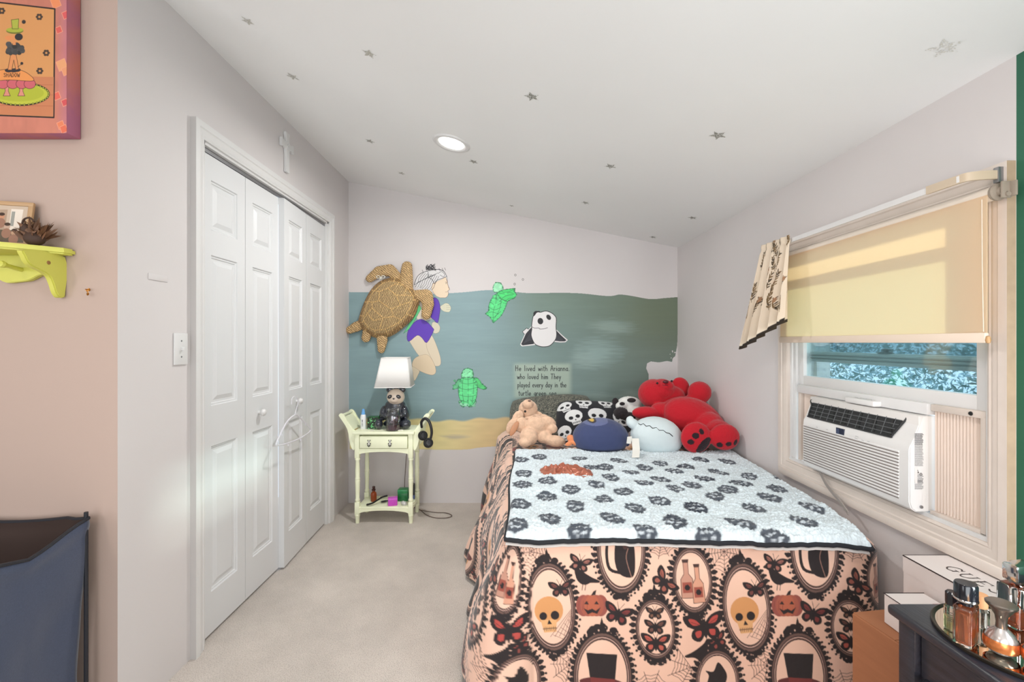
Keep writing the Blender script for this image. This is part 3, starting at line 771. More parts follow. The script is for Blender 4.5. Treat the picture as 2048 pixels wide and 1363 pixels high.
# ---------------------------------------------------------------- alcove wall: picture, shelf, hook, hamper
YA=YN
def al(px,py,Y=YA): return P(px,py,Y)
pic=thing('canvas_picture','pink-bordered canvas painting of a poodle in a green hat hanging on the beige wall','painting',(-1.6,YA,1.88))
pf=1.368
# canvas painted in photo pixels of the front face
pc=Cv(-240,-130,134,266,1.6,(196,122,102))
W_=pc.W; H_=pc.H
nz=vnoise(H_,W_,40,40,3)[...,None]; nz2=vnoise(H_,W_,9,30,5)[...,None]
pc.img=pc.img*(.86+.2*nz+.1*nz2)
xx=np.linspace(-240,134,W_)[None,:,None]; pk=np.clip((xx-112)/22,0,1); pc.img=pc.img*(1-pk*.55)+np.array(lin((172,104,132)))*pk*.6
for x,y,r,c in ((112,6,12,(232,140,92)),(136-4,30,9,(214,90,92)),(118,60,8,(212,92,84)),(124,130,13,(226,158,110)),(140-8,142,10,(224,150,108)),(114,192,9,(220,100,84)),(130,205,8,(206,80,84)),(122,250,9,(224,126,88)),(128,258,9,(220,108,80)),(-225,60,12,(226,158,110)),(-228,170,10,(212,92,84))):
    q=[(x+r*math.cos(a+.4),y+r*1.1*math.sin(a+.4)) for a in (0,PI/2,PI,1.5*PI)]; pc.poly(q,c,out=(232,160,130),ow=1)
IN=[(-222,-90),(110,18),(109,236),(-222,200)]
IN=[(-222,-20),(110,18),(108,235),(-222,222)]
pc.poly(IN,(210,148,90),out=(30,22,24),ow=3)
pc.poly([(-222,148),(108,154),(107,233),(-222,220)],(196,124,84))
for y in (170,190,212): pc.line([(-220,y-4),(106,y)],.8,(170,90,60))
for cx_,cy_ in ((4,22),(79,34),(93,106),(80,142),(-60,60),(-90,120)):
    for k in range(6): pc.ell(cx_+4.5*math.cos(k*PI/3),cy_+4.5*math.sin(k*PI/3),2.8,2.4,(58,46,40))
    pc.ell(cx_,cy_,2,2,(200,140,80))
pc.ell(40,188,60,24,(40,34,20)); pc.ell(40,188,57,21,(186,190,60)); pc.ell(38,186,50,17,(172,178,50))
for k in range(40):
    a=k*2*PI/40; pc.ell(40+58*math.cos(a),188+22*math.sin(a),2.2,2.2,(40,38,30)); pc.ell(40+58*math.cos(a),188+22*math.sin(a),1.2,1.2,(186,190,60))
for x in (14,43): pc.poly([(x-5,168),(x+5,168),(x+3,182),(x+7,192),(x-7,192),(x-3,182)],(214,140,120),out=(60,30,30),ow=1)
for x in (-14,6,26,44,60): pc.ell(x,168,12,10,(70,30,40)); pc.ell(x,168,11,9,(200,96,104))
pc.poly(cr([(-22,162),(-16,146),(10,139),(40,140),(60,150),(66,162),(20,160)],5,True),(226,146,80),out=(60,36,24),ow=1)
for x,y in ((14,141),(24,141),(30,140)): pc.ell(x+4,y,8,4,(40,38,44))
pc.poly([(22,108),(32,106),(38,138),(32,140),(28,120),(24,140),(16,140)],(216,142,88),out=(70,40,24),ow=1)
rr=random.Random(1)
for k in range(30): pc.ell(31+rr.uniform(-15,15),97+rr.uniform(-9,9),5,5,(54+rr.randint(-14,20),)*3)
pc.poly([(27,70),(31,70),(32,90),(26,90)],(216,142,88)); pc.ell(20,76,10,4.5,(220,140,84)); pc.ell(38,74,8,7,(40,38,42))
pc.ell(44,127,3,3,(40,38,42)); pc.line([(36,134),(44,128)],1,(40,30,30)); pc.ell(48,44,4,4,(50,44,40))
pc.ell(30,62,17,6,(110,112,40)); pc.ell(30,60,17,5,(166,172,60)); pc.poly([(23,40),(38,38),(37,58),(25,58)],(170,176,66),out=(60,60,24),ow=1)
for k,g in enumerate(['S','H','A','D','O','W']):
    pass
pmap=lambda X,Y:np.stack([(X-CX)*pf/F,np.full_like(X,pf-.0006),EYE-(Y-CY)*pf/F],-1)
x0=(-240-CX)*pf/F; x1=(134-CX)*pf/F; zz0=EYE-(266-CY)*pf/F; zz1=EYE-(-130-CY)*pf/F
bm=BM(); box(bm,x0,x1,pf,YA-.001,zz0,zz1,bev=.003)
obj('stretched_canvas',bm,mat('canvas_side_pink',(190,112,98),.7,nscale=7,namt=.1,col2=(166,98,124)),pic)
pcobj=(pc,pmap,pic)

YEL=mat('shelf_yellow_green',(206,204,92),.45,nscale=6,namt=.04,bump=.05,bscale=30)
shf=thing('wall_shelf','yellow-green wooden peg shelf with curved bracket on the beige wall','shelf',(-1.6,YA,1.50))
zt=1.528
xr=(145-CX)*YA/F; xl=-2.25
top=[(xl,YA-.001),(xl,YA-.125),(-1.515,YA-.128),(-1.49,YA-.124),(xr+.008,YA-.035),(xr+.012,YA-.012),(xr+.010,YA-.001)]
bm=BM(); prism(bm,top,'z',zt-.020,zt,bev=.005); obj('shelf_board',bm,YEL,shf)
bxk=-1.432
br=cr([(YA-.002,1.505),(YA-.118,1.505),(YA-.120,1.485),(YA-.105,1.462),(YA-.075,1.450),(YA-.052,1.438),(YA-.040,1.415),(YA-.032,1.390),(YA-.020,1.375),(YA-.006,1.378),(YA-.002,1.392)],3,True)
bm=BM(); prism(bm,br,'x',bxk,bxk+.020,bev=.003); obj('bracket',bm,YEL,shf)
bk=[(xl,1.505)]+[(xl,1.43)]
xs=np.linspace(xl,bxk,60); low=[(x,1.432-.012*math.sin((x-bxk)/.17*2*PI)-.004*math.sin((x-bxk)/.085*2*PI+1)) for x in xs]
bm=BM(); prism(bm,[(xl,1.508)]+low+[(bxk,1.508)],'y',YA-.018,YA-.001,bev=.002); obj('back_board',bm,YEL,shf)
for xk in (-1.535,-1.74):
    bm=BM(); lathe(bm,[(0,.062),(.009,.060),(.011,.054),(.009,.048),(.006,.040),(.0065,.0),(0,0)],(xk,YA-.018,1.462),16,Matrix.Rotation(PI/2,4,'X')@Matrix.Rotation(-.15,4,'X')); obj('peg',bm,YEL,shf)
bm=BM(); lathe(bm,[(0,.002),(.005,.0015),(.006,0)],(bxk+.020,YA-.055,1.478),14,Matrix.Rotation(PI/2,4,'Y')); obj('screw_plug',bm,mat('plug_brown',(150,110,60),.6),shf)

# photo frame leaning on the shelf
ff=thing('photo_frame','tan picture frame with a family photo leaning on the yellow-green shelf','picture frame',(-1.50,YA-.08,zt))
fc=Cv(0,0,110,90,5,(188,166,146))
fc.poly([(0,0),(110,0),(110,90),(0,90)],(196,176,156)); fc.poly([(70,8),(98,8),(96,70),(70,66)],(226,214,200)); fc.poly([(72,14),(80,14),(80,50),(72,50)],(150,150,142)); fc.poly([(0,60),(108,60),(108,90),(0,90)],(92,80,64))
fc.poly([(6,14),(62,10),(62,60),(6,60)],(170,146,124))
for x,y,c in ((20,34,(196,140,110)),(50,28,(190,136,104)),(38,56,(60,48,40)),(66,52,(190,160,140)),(14,58,(210,200,190)),(84,66,(186,150,120))):
    fc.ell(x,y,7,8,c); fc.ell(x,y+16,11,12,(150,110,90) if c[0]>150 else (60,60,56)); fc.ell(x,y-6,7,4,(60,40,28))
fw,fh=.145,.145
Mf=Matrix.Translation((-1.560,YA-.060,zt+.001))@Matrix.Rotation(math.radians(14),4,'Z')@Matrix.Rotation(-.16,4,'X')
bm=BM(); t=.013
box(bm,-fw/2,fw/2,0,.010,0,t,bev=.002); box(bm,-fw/2,fw/2,0,.010,fh-t,fh,bev=.002); box(bm,-fw/2,-fw/2+t,0,.010,t-.002,fh-t+.002,bev=.002); box(bm,fw/2-t,fw/2,0,.010,t-.002,fh-t+.002,bev=.002)
bm.transform(Mf); obj('frame',bm,mat('frame_tan',(186,150,110),.4),ff)
bm=bx(-fw/2+.004,fw/2-.004,.006,.012,.004,fh-.004,mtx=Mf); obj('backing',bm,mat('kraft',(150,120,90),.8),ff,smooth=False)
def fmap(X,Y):
    x=-fw/2+t+(X/110)*(fw-2*t); z=fh-t-(Y/90)*(fh-2*t); V=np.stack([x,np.full_like(x,.004),z],-1)
    R=np.array(Mf.to_3x3()); return V@R.T+np.array(Mf.translation)
skin('photo',fc,fmap,mat('photo_print',attr=True,rough=.25),ff)
# feathered ornament
fe=thing('feather_ornament','small brown feathered bird ornament at the end of the yellow-green shelf','ornament',(-1.445,YA-.055,zt))
FEA=mat('feather_brown',(104,70,46),.6,nscale=40,namt=.35,bump=.3,bscale=120,stretch=(1,1,.3))
bm=BM(); rr=random.Random(8); bc=Vector((-1.450,YA-.060,zt))
def feather(bm,p,d,L,wd,side):
    d=d.normalized(); s=d.cross(side).normalized(); n=6; R=[]
    for i in range(n+1):
        t=i/n; ww=wd*math.sin(PI*min(1,t*.95+.05))**.7; c=p+d*L*t+s.cross(d)*L*.25*t*t
        R.append((bm.verts.new(c-s*ww),bm.verts.new(c+s.cross(d)*ww*.25),bm.verts.new(c+s*ww)))
    for a,b in zip(R,R[1:]):
        bm.faces.new((a[0],a[1],b[1],b[0])); bm.faces.new((a[1],a[2],b[2],b[1]))
for k in range(110):
    a=rr.uniform(-.5,PI*1.1); el=rr.uniform(.35,1.5)
    d=Vector((math.cos(a)*math.cos(el),math.sin(a)*math.cos(el)*.7-.2,math.sin(el)))
    feather(bm,bc+Vector((rr.uniform(-.02,.02),rr.uniform(-.012,.012),rr.uniform(.005,.03))),d,rr.uniform(.030,.066),rr.uniform(.003,.006),Vector((rr.uniform(-1,1),rr.uniform(-1,1),.3)))
obj('feathers',bm,FEA,fe)
blob('body',[(bc+Vector((0,0,.022)),(.030,.022,.022)),(bc+Vector((-.018,-.008,.05)),(.014,.014,.016))],mat('ornament_dark',(66,44,32),.7),fe,voxel=.004)
bm=BM(); tube(bm,cr([bc+Vector((-.028,-.01,.03)),bc+Vector((-.022,-.012,.072)),bc+Vector((.0,-.014,.082)),bc+Vector((.012,-.012,.07))],6),.0025,8); obj('handle',bm,MATS['ornament_dark'],fe)
# cup hook
bm=BM(); hk=al(182,583,YA); tube(bm,cr([hk+Vector((-.006,-.001,.006)),hk+Vector((-.003,-.014,.006)),hk+Vector((.004,-.020,.003)),hk+Vector((.007,-.016,-.008)),hk+Vector((.0,-.012,-.012)),hk+Vector((-.003,-.010,-.006))],5),.0016,8)
lathe(bm,[(0,0),(.005,.0),(.004,.002),(0,.002)],hk+Vector((-.006,-.001,.006)),12,Matrix.Rotation(PI/2,4,'X'))
o=obj('wall_hook',bm,mat('brass',(176,118,50),.3,.9)); tag(o,'tiny brass cup hook screwed into the beige wall below the shelf','hook')
# hamper
hm=thing('laundry_hamper','navy fabric laundry hamper with dark brown lining against the beige wall','hamper',(-1.62,1.14,0))
FAB=mat('hamper_navy',(58,68,92),.75,nscale=260,namt=.12,bump=.2,bscale=500,sheen=.3)
LIN=mat('hamper_lining_brown',(58,42,36),.85)
def hamper():
    # rounded-rectangle wall, top edge sagging toward the left; slight creases
    n,m=220,90
    hx0,hx1,hy0,hy1=-2.02,-1.305,1.02,1.375
    def rect(t):
        per=[(hx1,hy1),(hx1,hy0),(hx0,hy0),(hx0,hy1)]
        L_=[hy1-hy0,hx1-hx0,hy1-hy0,hx1-hx0]; T=sum(L_); s=t*T
        for i in range(4):
            if s<=L_[i] or i==3:
                a=Vector(per[i]); b=Vector(per[(i+1)%4]); return a+(b-a)*min(1,s/L_[i])
            s-=L_[i]
    V=np.zeros((m,n,3)); cx_,cy_=(hx0+hx1)/2,(hy0+hy1)/2
    for i in range(n):
        p=rect(i/n); 
        for j in range(m):
            v=j/(m-1); k=1-.075*(1-v)      # narrower at the floor
            x=cx_+(p.x-cx_)*k; y=cy_+(p.y-cy_)*k
            zt_=.690+.012*math.sin(p.x*9)-.05*(max(0,1-abs(p.y-1.2)/.2))*(1 if p.x>-1.35 else .0)
            if p.y<1.05: zt_=.690-.07*max(0,math.sin((p.x-hx0)/(hx1-hx0)*PI))**.6
            z=zt_*v
            nx=(p.x-cx_); ny=(p.y-cy_); 
            cre=.012*math.sin(24*p.x+9*z+3*math.sin(7*z))*math.sin(PI*v)+.010*noise.noise(Vector((p.x*9,p.y*9,z*5)))*2
            sag=.018*math.exp(-((v-.97)/.03)**2)
            l=math.hypot(nx,ny); x+=nx/l*(cre*.6+sag*.3); y+=ny/l*(cre*.6+sag*.3)
            V[j,i]=(min(x,-1.262+0*x) if y>YA else x,min(y,YA-.012),z)
    return V
HV=hamper()
obj('fabric_body',grid_mesh('h',HV,closeu=True,flip=True),FAB,hm,angle=180)
HI=HV.copy(); c_=np.array([-1.66,1.20]); HI[...,:2]=c_+(HI[...,:2]-c_)*.975
obj('lining',grid_mesh('h',HI,closeu=True),LIN,hm,angle=180)
bm=BM(); prism(bm,[tuple(HI[2,i,:2]) for i in range(0,220,4)],'z',.012,.018); obj('base',bm,LIN,hm)
rim=[Vector(HV[-1,i]) for i in range(0,220,3)]; bm=BM(); tube(bm,rim+[rim[0]],.005,8,cap=False); obj('rim',bm,mat('rim_black',(30,32,40),.5),hm)
for cxx,cyy in ((-1.31,1.372),(-1.31,1.025)):
    bm=BM(); tube(bm,[(cxx,cyy,.02),(cxx,cyy,.712)],.0055,10); obj('corner_rod',bm,MATS['rim_black'],hm)
bm=BM(); ribbon(bm,[Vector(HV[68,i])+Vector((.002,-.004,0)) for i in range(74,145,3)],.018,.002); obj('handle_band',bm,FAB,hm)
# ---------------------------------------------------------------- handwriting stroke font
GL={ 'H':(1.1,[[(0,0),(0.05,1.9)],[(.9,0),(.9,1.9)],[(0,1),(.9,1.05)]]),
'T':(1.15,[[(0,1.85),(1.15,1.9)],[(.6,1.9),(.5,0)]]),
'A':(1.1,[[(0,0),(.55,1.9),(1.05,0)],[(.2,.7),(.9,.75)]]),
'S':(1.0,[[(.9,1.6),(.5,1.9),(.1,1.5),(.8,.7),(.6,.05),(0,.3)]]),
'D':(1.0,[[(0,0),(0,1.9),(.7,1.6),(.9,1),(.6,.2),(0,0)]]),'O':(1.0,[[(.5,0),(.05,.6),(.1,1.4),(.5,1.9),(.95,1.4),(.95,.6),(.5,0)]]),
'W':(1.3,[[(0,1.9),(.35,0),(.65,1.3),(.95,0),(1.3,1.9)]]),
'e':(.85,[[(.05,.5),(.8,.55),(.6,.98),(.2,.9),(.03,.45),(.25,.02),(.8,.15)]]),
'l':(.3,[[(.15,1.95),(.15,0)]]),'i':(.3,[[(.15,1),(.15,0)],[(.15,1.45),(.17,1.5)]]),
'v':(.8,[[(0,1),(.4,0),(.8,1)]]),'d':(.9,[[(.75,.8),(.4,1),(.05,.6),(.2,.05),(.6,.1),(.75,.4)],[(.78,1.95),(.78,0)]]),
'w':(1.1,[[(0,1),(.28,0),(.55,.85),(.82,0),(1.1,1)]]),'t':(.6,[[(.3,1.6),(.3,.1),(.5,0)],[(0,1.1),(.6,1.12)]]),
'h':(.8,[[(.08,1.95),(.05,0)],[(.05,.6),(.4,1),(.7,.7),(.7,0)]]),'r':(.6,[[(.05,1),(.05,0)],[(.05,.6),(.3,.95),(.6,.9)]]),
'a':(.85,[[(.7,.8),(.4,1),(.05,.6),(.15,.05),(.5,.1),(.7,.4)],[(.72,1),(.72,.1),(.85,0)]]),
'n':(.8,[[(.05,1),(.05,0)],[(.05,.6),(.4,1),(.7,.7),(.7,0)]]),'o':(.85,[[(.42,0),(.05,.3),(.1,.8),(.42,1),(.78,.8),(.8,.3),(.42,0)]]),
'm':(1.2,[[(.05,1),(.05,0)],[(.05,.6),(.3,1),(.55,.7),(.55,0)],[(.55,.6),(.85,1),(1.1,.7),(1.1,0)]]),
'y':(.8,[[(0,1),(.4,.1)],[(.8,1),(.15,-.8)]]),'p':(.8,[[(.05,1),(.05,-.8)],[(.05,.8),(.45,1),(.75,.6),(.5,.05),(.05,.2)]]),
'g':(.85,[[(.72,.8),(.4,1),(.05,.6),(.2,.1),(.6,.2),(.72,.5)],[(.75,1),(.72,-.5),(.4,-.8),(.05,-.55)]]),
's':(.7,[[(.6,.85),(.3,1),(.08,.75),(.55,.35),(.4,.02),(.02,.12)]]),'u':(.8,[[(.05,1),(.1,.2),(.4,0),(.7,.3)],[(.72,1),(.72,0)]]),
'.':(.3,[[(.1,.0),(.15,.08)]]),' ':(.75,[])}
def write(cv,s,x,y,xh,col,w,sp=.33,width=None):
    tot=sum(GL[c][0]+sp for c in s)-sp; k=(width/tot) if width else xh
    for c in s:
        gw,st=GL[c]
        for ln in st:
            pp=[(x+a*k,y-b*xh) for a,b in ln]
            cv.line(cr(pp,3) if len(pp)>2 else pp,w,col)
        x+=(gw+sp)*k
# canvas title, then lay the picture on its canvas
write(pc,'SHADOW',8,154,4,(60,40,28),1.2,width=32)
skin('painted_picture',pc,pmap,mat('painting_print',attr=True,rough=.55),pic,useA=False)

# ---------------------------------------------------------------- mural on the back wall
def bmap(e): return lambda X,Y: np.stack([(X-CX)*YB/F, np.full_like(X,YB-e), EYE-(Y-CY)*YB/F],-1)
PAINT=mat('mural_paint',attr=True,rough=.55)
mu=thing('wall_mural','hand-painted underwater mural with swimming girl, turtles, panda and handwriting on the back wall','mural',(0,YB,.41))
sea=Cv(696,574,1358,904,1.7)
top=cr([(698,584),(760,585),(850,588),(920,585),(980,580),(1032,584),(1060,586),(1150,586),(1215,592),(1240,589),(1265,592),(1300,598),(1330,596),(1356,594)],6)
rs_=random.Random(3)
right=[(1356,640),(1354,690),(1350,712),(1345,716),(1344,723),(1334,721),(1318,724),(1302,722),(1294,726),(1292,736),(1297,748),(1296,775),(1292,800),(1290,842)]
sea.poly(top+right+[(698,842)],(160,186,188),soft=1)
sea.poly([(699,840),(800,838),(1300,838),(1300,892)]+cr([(1290,893),(1150,898),(1010,892),(960,894),(930,898),(860,898),(800,895),(700,897)],4),(228,208,158),soft=1)
X,Y=np.meshgrid(sea.x0+np.arange(sea.W)/sea.res, sea.y0+np.arange(sea.H)/sea.res)
def sm(x,a,b): t=np.clip((x-a)/(b-a),0,1); return t*t*(3-2*t)
L_=lambda c: np.array(lin(c))
A_,B_,C_,D_=L_((130,156,160)),L_((112,134,130)),L_((100,112,96)),L_((112,128,120))
tx=sm(X+.0*(Y-600),930,1130)[...,None]; t2=sm(X,1110,1340)[...,None]; ty=sm(Y,620,800)[...,None]
base=A_*(1-tx)+B_*tx; base=base*(1-t2)+(C_*(1-ty)+D_*ty)*t2
green=sm(700-Y,0,110)*sm(X,980,1080)*.35; base=base*(1-green[...,None])+L_((116,132,108))*green[...,None]
bl=sm(Y,690,800)*sm(1180-X,0,200)*sm(X,900,1000)*.5; base=base*(1-bl[...,None])+L_((150,178,176))*bl[...,None]
st=vnoise(sea.H,sea.W,60,5,1)*.6+vnoise(sea.H,sea.W,25,2.5,2)*.4
st2=vnoise(sea.H,sea.W,140,22,6)
base=base*(.95+.07*st[...,None]+.07*st2[...,None])
sand=L_((222,210,152))*(1-sm(X,850,1010)[...,None])+L_((220,192,142))*sm(X,850,1010)[...,None]
sand=sand*(.95+.10*vnoise(sea.H,sea.W,40,8,4)[...,None])
edge=838+3*np.sin(X*.03)+2*np.sin(X*.11)
ws=sm(Y-edge,-2.5,3)[...,None]
pa=sea.a.copy(); sea.img=base*(1-ws)+sand*ws
def patch(cx,cy,rx,ry,rot,col,a):
    c,s_=math.cos(rot),math.sin(rot); u=(X-cx)*c+(Y-cy)*s_; v=-(X-cx)*s_+(Y-cy)*c
    k=np.clip(1.25-np.sqrt((u/rx)**2+(v/ry)**2)+.5*(vnoise(sea.H,sea.W,30,3,int(cx))-.5),0,1)*a
    k=np.minimum(k,a*.9)[...,None]; sea.img=sea.img*(1-k)+L_(col)*k
patch(1226,654,44,15,.06,(136,156,148),.95); patch(1196,706,46,28,-.1,(138,162,158),.98); patch(1170,720,30,18,0,(150,172,168),.5)
patch(1180,795,60,12,0,(150,170,164),.5); patch(1262,790,24,12,0,(150,166,158),.4)
patch(1310,640,60,50,0,(112,122,96),.3); patch(910,873,28,5,0,(186,174,150),.9)
k=((X>1028)&(X<1142)&(Y>727)&(Y<796)); sf=(sm(X,1022,1036)*sm(1148-X,0,14)*sm(Y,722,732)*sm(802-Y,0,12)*.75)[...,None]
sea.img=sea.img*(1-sf)+L_((172,188,172))*sf
sea.a=pa*(np.where((np.abs(X-1350)<14)&(Y>700), (vnoise(sea.H,sea.W,3,6,9)>.25),1))
skin('painted_sea',sea,bmap(.0008),PAINT,mu,flip=False)
# girl
gc=Cv(820-25,520,912,765,3.4); gc.T=lambda x,y:(660+x/3.5875,480+y/3.5875)
SK=(226,206,180); LN=(44,42,46)
gc.poly(cr([(612,325),(612,290),(640,250),(700,218),(780,212),(832,240),(838,275),(790,290),(750,310),(742,365),(700,372),(640,350)],5,True),(214,212,212))
rr=random.Random(12)
gc.poly([(735,312),(762,300),(800,282),(830,266),(840,300),(850,340),(859,355),(846,362),(850,380),(845,400),(832,412),(790,412),(765,402),(745,380),(730,350)],SK,out=(190,160,130),ow=.6)
for k in range(9):
    x=610+k*14; gc.line(cr([(x+60,235+k*3),(x+30,270+k*6),(x+22,300+k*5),(x+rr.uniform(-6,12),335+k*3)],4),.8,LN)
    gc.line(cr([(x,320-k*9),(x+25,300-k*6),(x+50,290-k*7)],4),.7,LN)
gc.line(cr([(605,320),(622,270),(650,240),(700,222),(770,210),(815,222),(838,262)],5),1,LN)
gc.line(cr([(705,230),(706,262),(735,285),(748,312),(765,290),(820,268),(835,262)],5),1,LN)
gc.line(cr([(775,240),(800,225),(822,245),(815,262),(790,250)],4),.8,LN)
for k in range(16):
    a=rr.uniform(0,6.3); gc.line([(722+rr.uniform(-38,38),195+rr.uniform(-22,22)),(722+rr.uniform(-38,38),195+rr.uniform(-26,22)),(722+rr.uniform(-40,40),190+rr.uniform(-20,24))],.8,LN)
for s_ in (670,700,760,790,812,830): gc.line([(s_,232-.1*(s_-670)),(s_-8,214-.1*(s_-670))],.6,LN)
gc.line([(828,300),(838,304)],.8,(120,90,70)); gc.ell(833,310,1.1,.7,(90,80,70)); gc.line([(828,372),(846,370)],.7,(150,110,90))
gc.line(cr([(838,265),(846,320),(858,352),(846,362),(850,380),(843,402),(830,412)],4),.6,(120,100,84))
gc.poly(cr([(790,480),(810,462),(830,452),(852,458),(868,484),(860,510),(845,516),(812,508)],3,True),(206,204,180),out=(150,160,140),ow=.5)
for y in (470,484,498): gc.line([(835,y),(862,y-2)],.5,(150,150,130))
gc.poly(cr([(600,470),(660,440),(725,470),(735,560),(640,575),(610,520)],4,True),(214,206,190))
gc.poly(cr([(735,590),(770,594),(790,625),(780,660),(750,668),(732,640)],4,True),(206,200,178),out=(150,150,130),ow=.5)
gc.poly(cr([(745,415),(775,428),(790,480),(786,530),(772,592),(745,570),(722,545),(736,480)],4,True),(92,54,176),out=(60,40,110),ow=.7)
gc.poly(cr([(556,700),(570,725),(640,830),(700,850),(752,900),(790,895),(794,850),(770,770),(735,690),(690,640),(600,640)],4,True),(214,200,176),out=(170,160,140),ow=.5)
gc.poly(cr([(640,830),(700,822),(745,880),(760,940),(740,965),(700,960),(640,935),(592,905),(600,858)],4,True),(216,196,166),out=(170,150,124),ow=.5)
gc.poly(cr([(588,905),(640,935),(632,965),(612,1002),(600,1000),(596,950)],4,True),(212,198,172),out=(170,150,124),ow=.5)
gc.line(cr([(690,735),(700,790),(740,870),(752,900)],4),.6,(170,150,124))
gc.poly(cr([(553,690),(575,620),(640,568),(690,582),(738,630),(742,652),(695,735),(660,700),(625,682),(568,726)],3,True),(92,54,176),out=(60,40,110),ow=.7)
gc.poly([(640,462),(655,490),(600,590),(565,640),(528,668),(545,640)],(96,196,130),out=(60,120,80),ow=.6)
skin('painted_girl',gc,bmap(.0012),PAINT,mu)
def turtle_paint(x0,y0,x1,y1,shapes,extra):
    c=Cv(x0,y0,x1,y1,3.4); c.T=gc.T; r_=random.Random(5)
    for pts,col,cl in shapes: c.poly(cr(pts,4,True) if cl else pts,col,out=(44,120,72),ow=.8)
    for ln in extra: c.line(cr(ln,3),.7,(36,104,62))
    for pts,col,cl in shapes:
        xs_=[p[0] for p in pts]; ys_=[p[1] for p in pts]; n=len(pts)
        for k in range(n*3):
            i=k%n; q=pts[i]; w_=pts[(i+1)%n]; t=r_.random(); x=q[0]+(w_[0]-q[0])*t; y=q[1]+(w_[1]-q[1])*t; R=r_.uniform(3,6)
            c.line([(x+R*math.cos(a),y+R*.8*math.sin(a)) for a in (0,1.3,2.6,3.9,5.2,6.3)],.6,(48,120,80))
        for k in range(5):
            x=r_.uniform(min(xs_)+8,max(xs_)-8); y=r_.uniform(min(ys_)+8,max(ys_)-8); c.ell(*(x,y),r_.uniform(2,5),r_.uniform(1.5,3),tuple(min(255,int(v*1.12)) for v in col),a=.6,soft=3)
    return c
t1=turtle_paint(968,560,1036,648,[([(1170,335),(1190,305),(1225,308),(1240,340),(1235,365),(1180,372)],(150,220,175),True),
 ([(1225,362),(1270,352),(1325,348),(1322,365),(1336,390),(1322,415),(1290,428),(1255,452),(1225,440),(1190,420),(1195,385)],(66,206,110),True),
 ([(1140,470),(1160,420),(1195,385),(1230,425),(1270,440),(1255,490),(1225,545),(1172,590),(1160,560),(1118,528),(1140,505)],(84,212,128),True)],
 [[(1150,440),(1190,470),(1240,440)],[(1140,480),(1180,500),(1230,480)],[(1195,390),(1190,450),(1170,520),(1175,585)],[(1230,430),(1215,500),(1180,560)],[(1215,440),(1260,400),(1330,390)],[(1120,528),(1160,515),(1210,530)],[(1240,375),(1280,370),(1322,352)],[(1160,420),(1210,415),(1250,430)],[(1150,560),(1180,550),(1225,510)],[(1215,380),(1250,385),(1290,375),(1325,390)],[(1260,440),(1280,420),(1320,415)]])
t1b=Cv(968,540,1052,650,3.4); t1b.T=gc.T
for x,y in ((1330,250),(1384,282),(1325,315)):
    qx,qy=t1b.T(x,y); t2b=Cv(qx-4,qy-4,qx+4,qy+4,4); t2b.ell(qx,qy,2,2.3,(120,116,112)); t2b.ell(qx,qy,1.1,1.4,(214,210,208)); skin('painted_bubble',t2b,bmap(.0012),PAINT,mu)
skin('painted_turtle',t1,bmap(.0013),PAINT,mu)
t2_=turtle_paint(902,732,976,818,[([(880,1068),(905,1020),(925,996),(945,1010),(930,1055),(905,1062)],(96,180,130),True),
 ([(1030,990),(1060,990),(1080,1020),(1122,1058),(1105,1070),(1062,1055),(1040,1030)],(78,190,112),True),
 ([(935,1180),(955,1196),(975,1180),(1000,1195),(1030,1188),(1045,1150),(930,1150)],(140,206,170),True),
 ([(942,990),(985,978),(1030,985),(1055,1030),(1052,1120),(1025,1180),(965,1186),(928,1130),(922,1050)],(96,218,140),True),
 ([(945,960),(960,928),(990,918),(1020,930),(1028,965),(1020,985),(950,985)],(132,220,166),True)],
 [[(950,990),(990,1000),(1030,985)],[(925,1060),(990,1072),(1055,1055)],[(928,1110),(990,1122),(1050,1110)],[(990,980),(992,1080),(990,1185)],[(940,1020),(985,1032),(1045,1020)],[(960,945),(985,955),(1005,940)],[(940,1150),(990,1160),(1035,1150)],[(955,990),(950,1080),(960,1170)],[(1028,990),(1030,1080),(1020,1170)]])
skin('painted_turtle',t2_,bmap(.0013),PAINT,mu)
# panda
pd=Cv(1034,612,1140,700,3.6); pd.T=lambda x,y:(940+x/4.6545,540+y/4.6545); K=(24,24,28); Wt=(222,220,220)
pd.poly([(488,572),(528,538),(556,560),(516,608)],Wt,out=K,ow=1)
pd.poly([(572,530),(520,590),(474,690),(486,702),(600,690),(575,610)],Wt,out=Wt,ow=3); pd.poly([(572,530),(520,590),(476,688),(490,700),(596,686),(575,610)],(34,34,42))
pd.poly([(803,560),(850,605),(902,650),(885,664),(840,666),(786,660)],Wt,out=Wt,ow=3); pd.poly([(805,562),(850,608),(898,652),(880,662),(835,662),(788,656)],(34,34,42))
pd.ell(618,405,6,5.5,K)
body=cr([(590,425),(620,388),(655,392),(690,382),(720,382),(765,402),(798,436),(803,470),(800,530),(806,600),(792,650),(745,700),(690,712),(640,705),(600,680),(570,610),(576,545),(574,520),(580,470)],4,True)
pd.poly(body,(226,224,224),out=K,ow=1.3)
pd.poly(cr([(590,428),(600,390),(640,380),(652,388),(622,396),(604,420)],3,True),K)
pd.ell(655,474,5.6,6.4,K,rot=-.2); pd.ell(732,438,4.2,5.8,K,rot=-.6)
pd.line(cr([(572,524),(600,538),(640,538),(652,548),(690,545),(722,535)],4),.9,K)
for k in range(6): pd.line([(500+k*12,680-k*6),(560+k*3,590+k*12)],.5,(80,80,90)); pd.line([(815+k*10,600+k*8),(800+k*9,655)],.5,(80,80,90))
skin('painted_panda',pd,bmap(.0014),PAINT,mu)
tx_=Cv(1026,724,1146,800,4.2); c7=lambda x,y:(940+x/4.6545,540+y/4.6545)
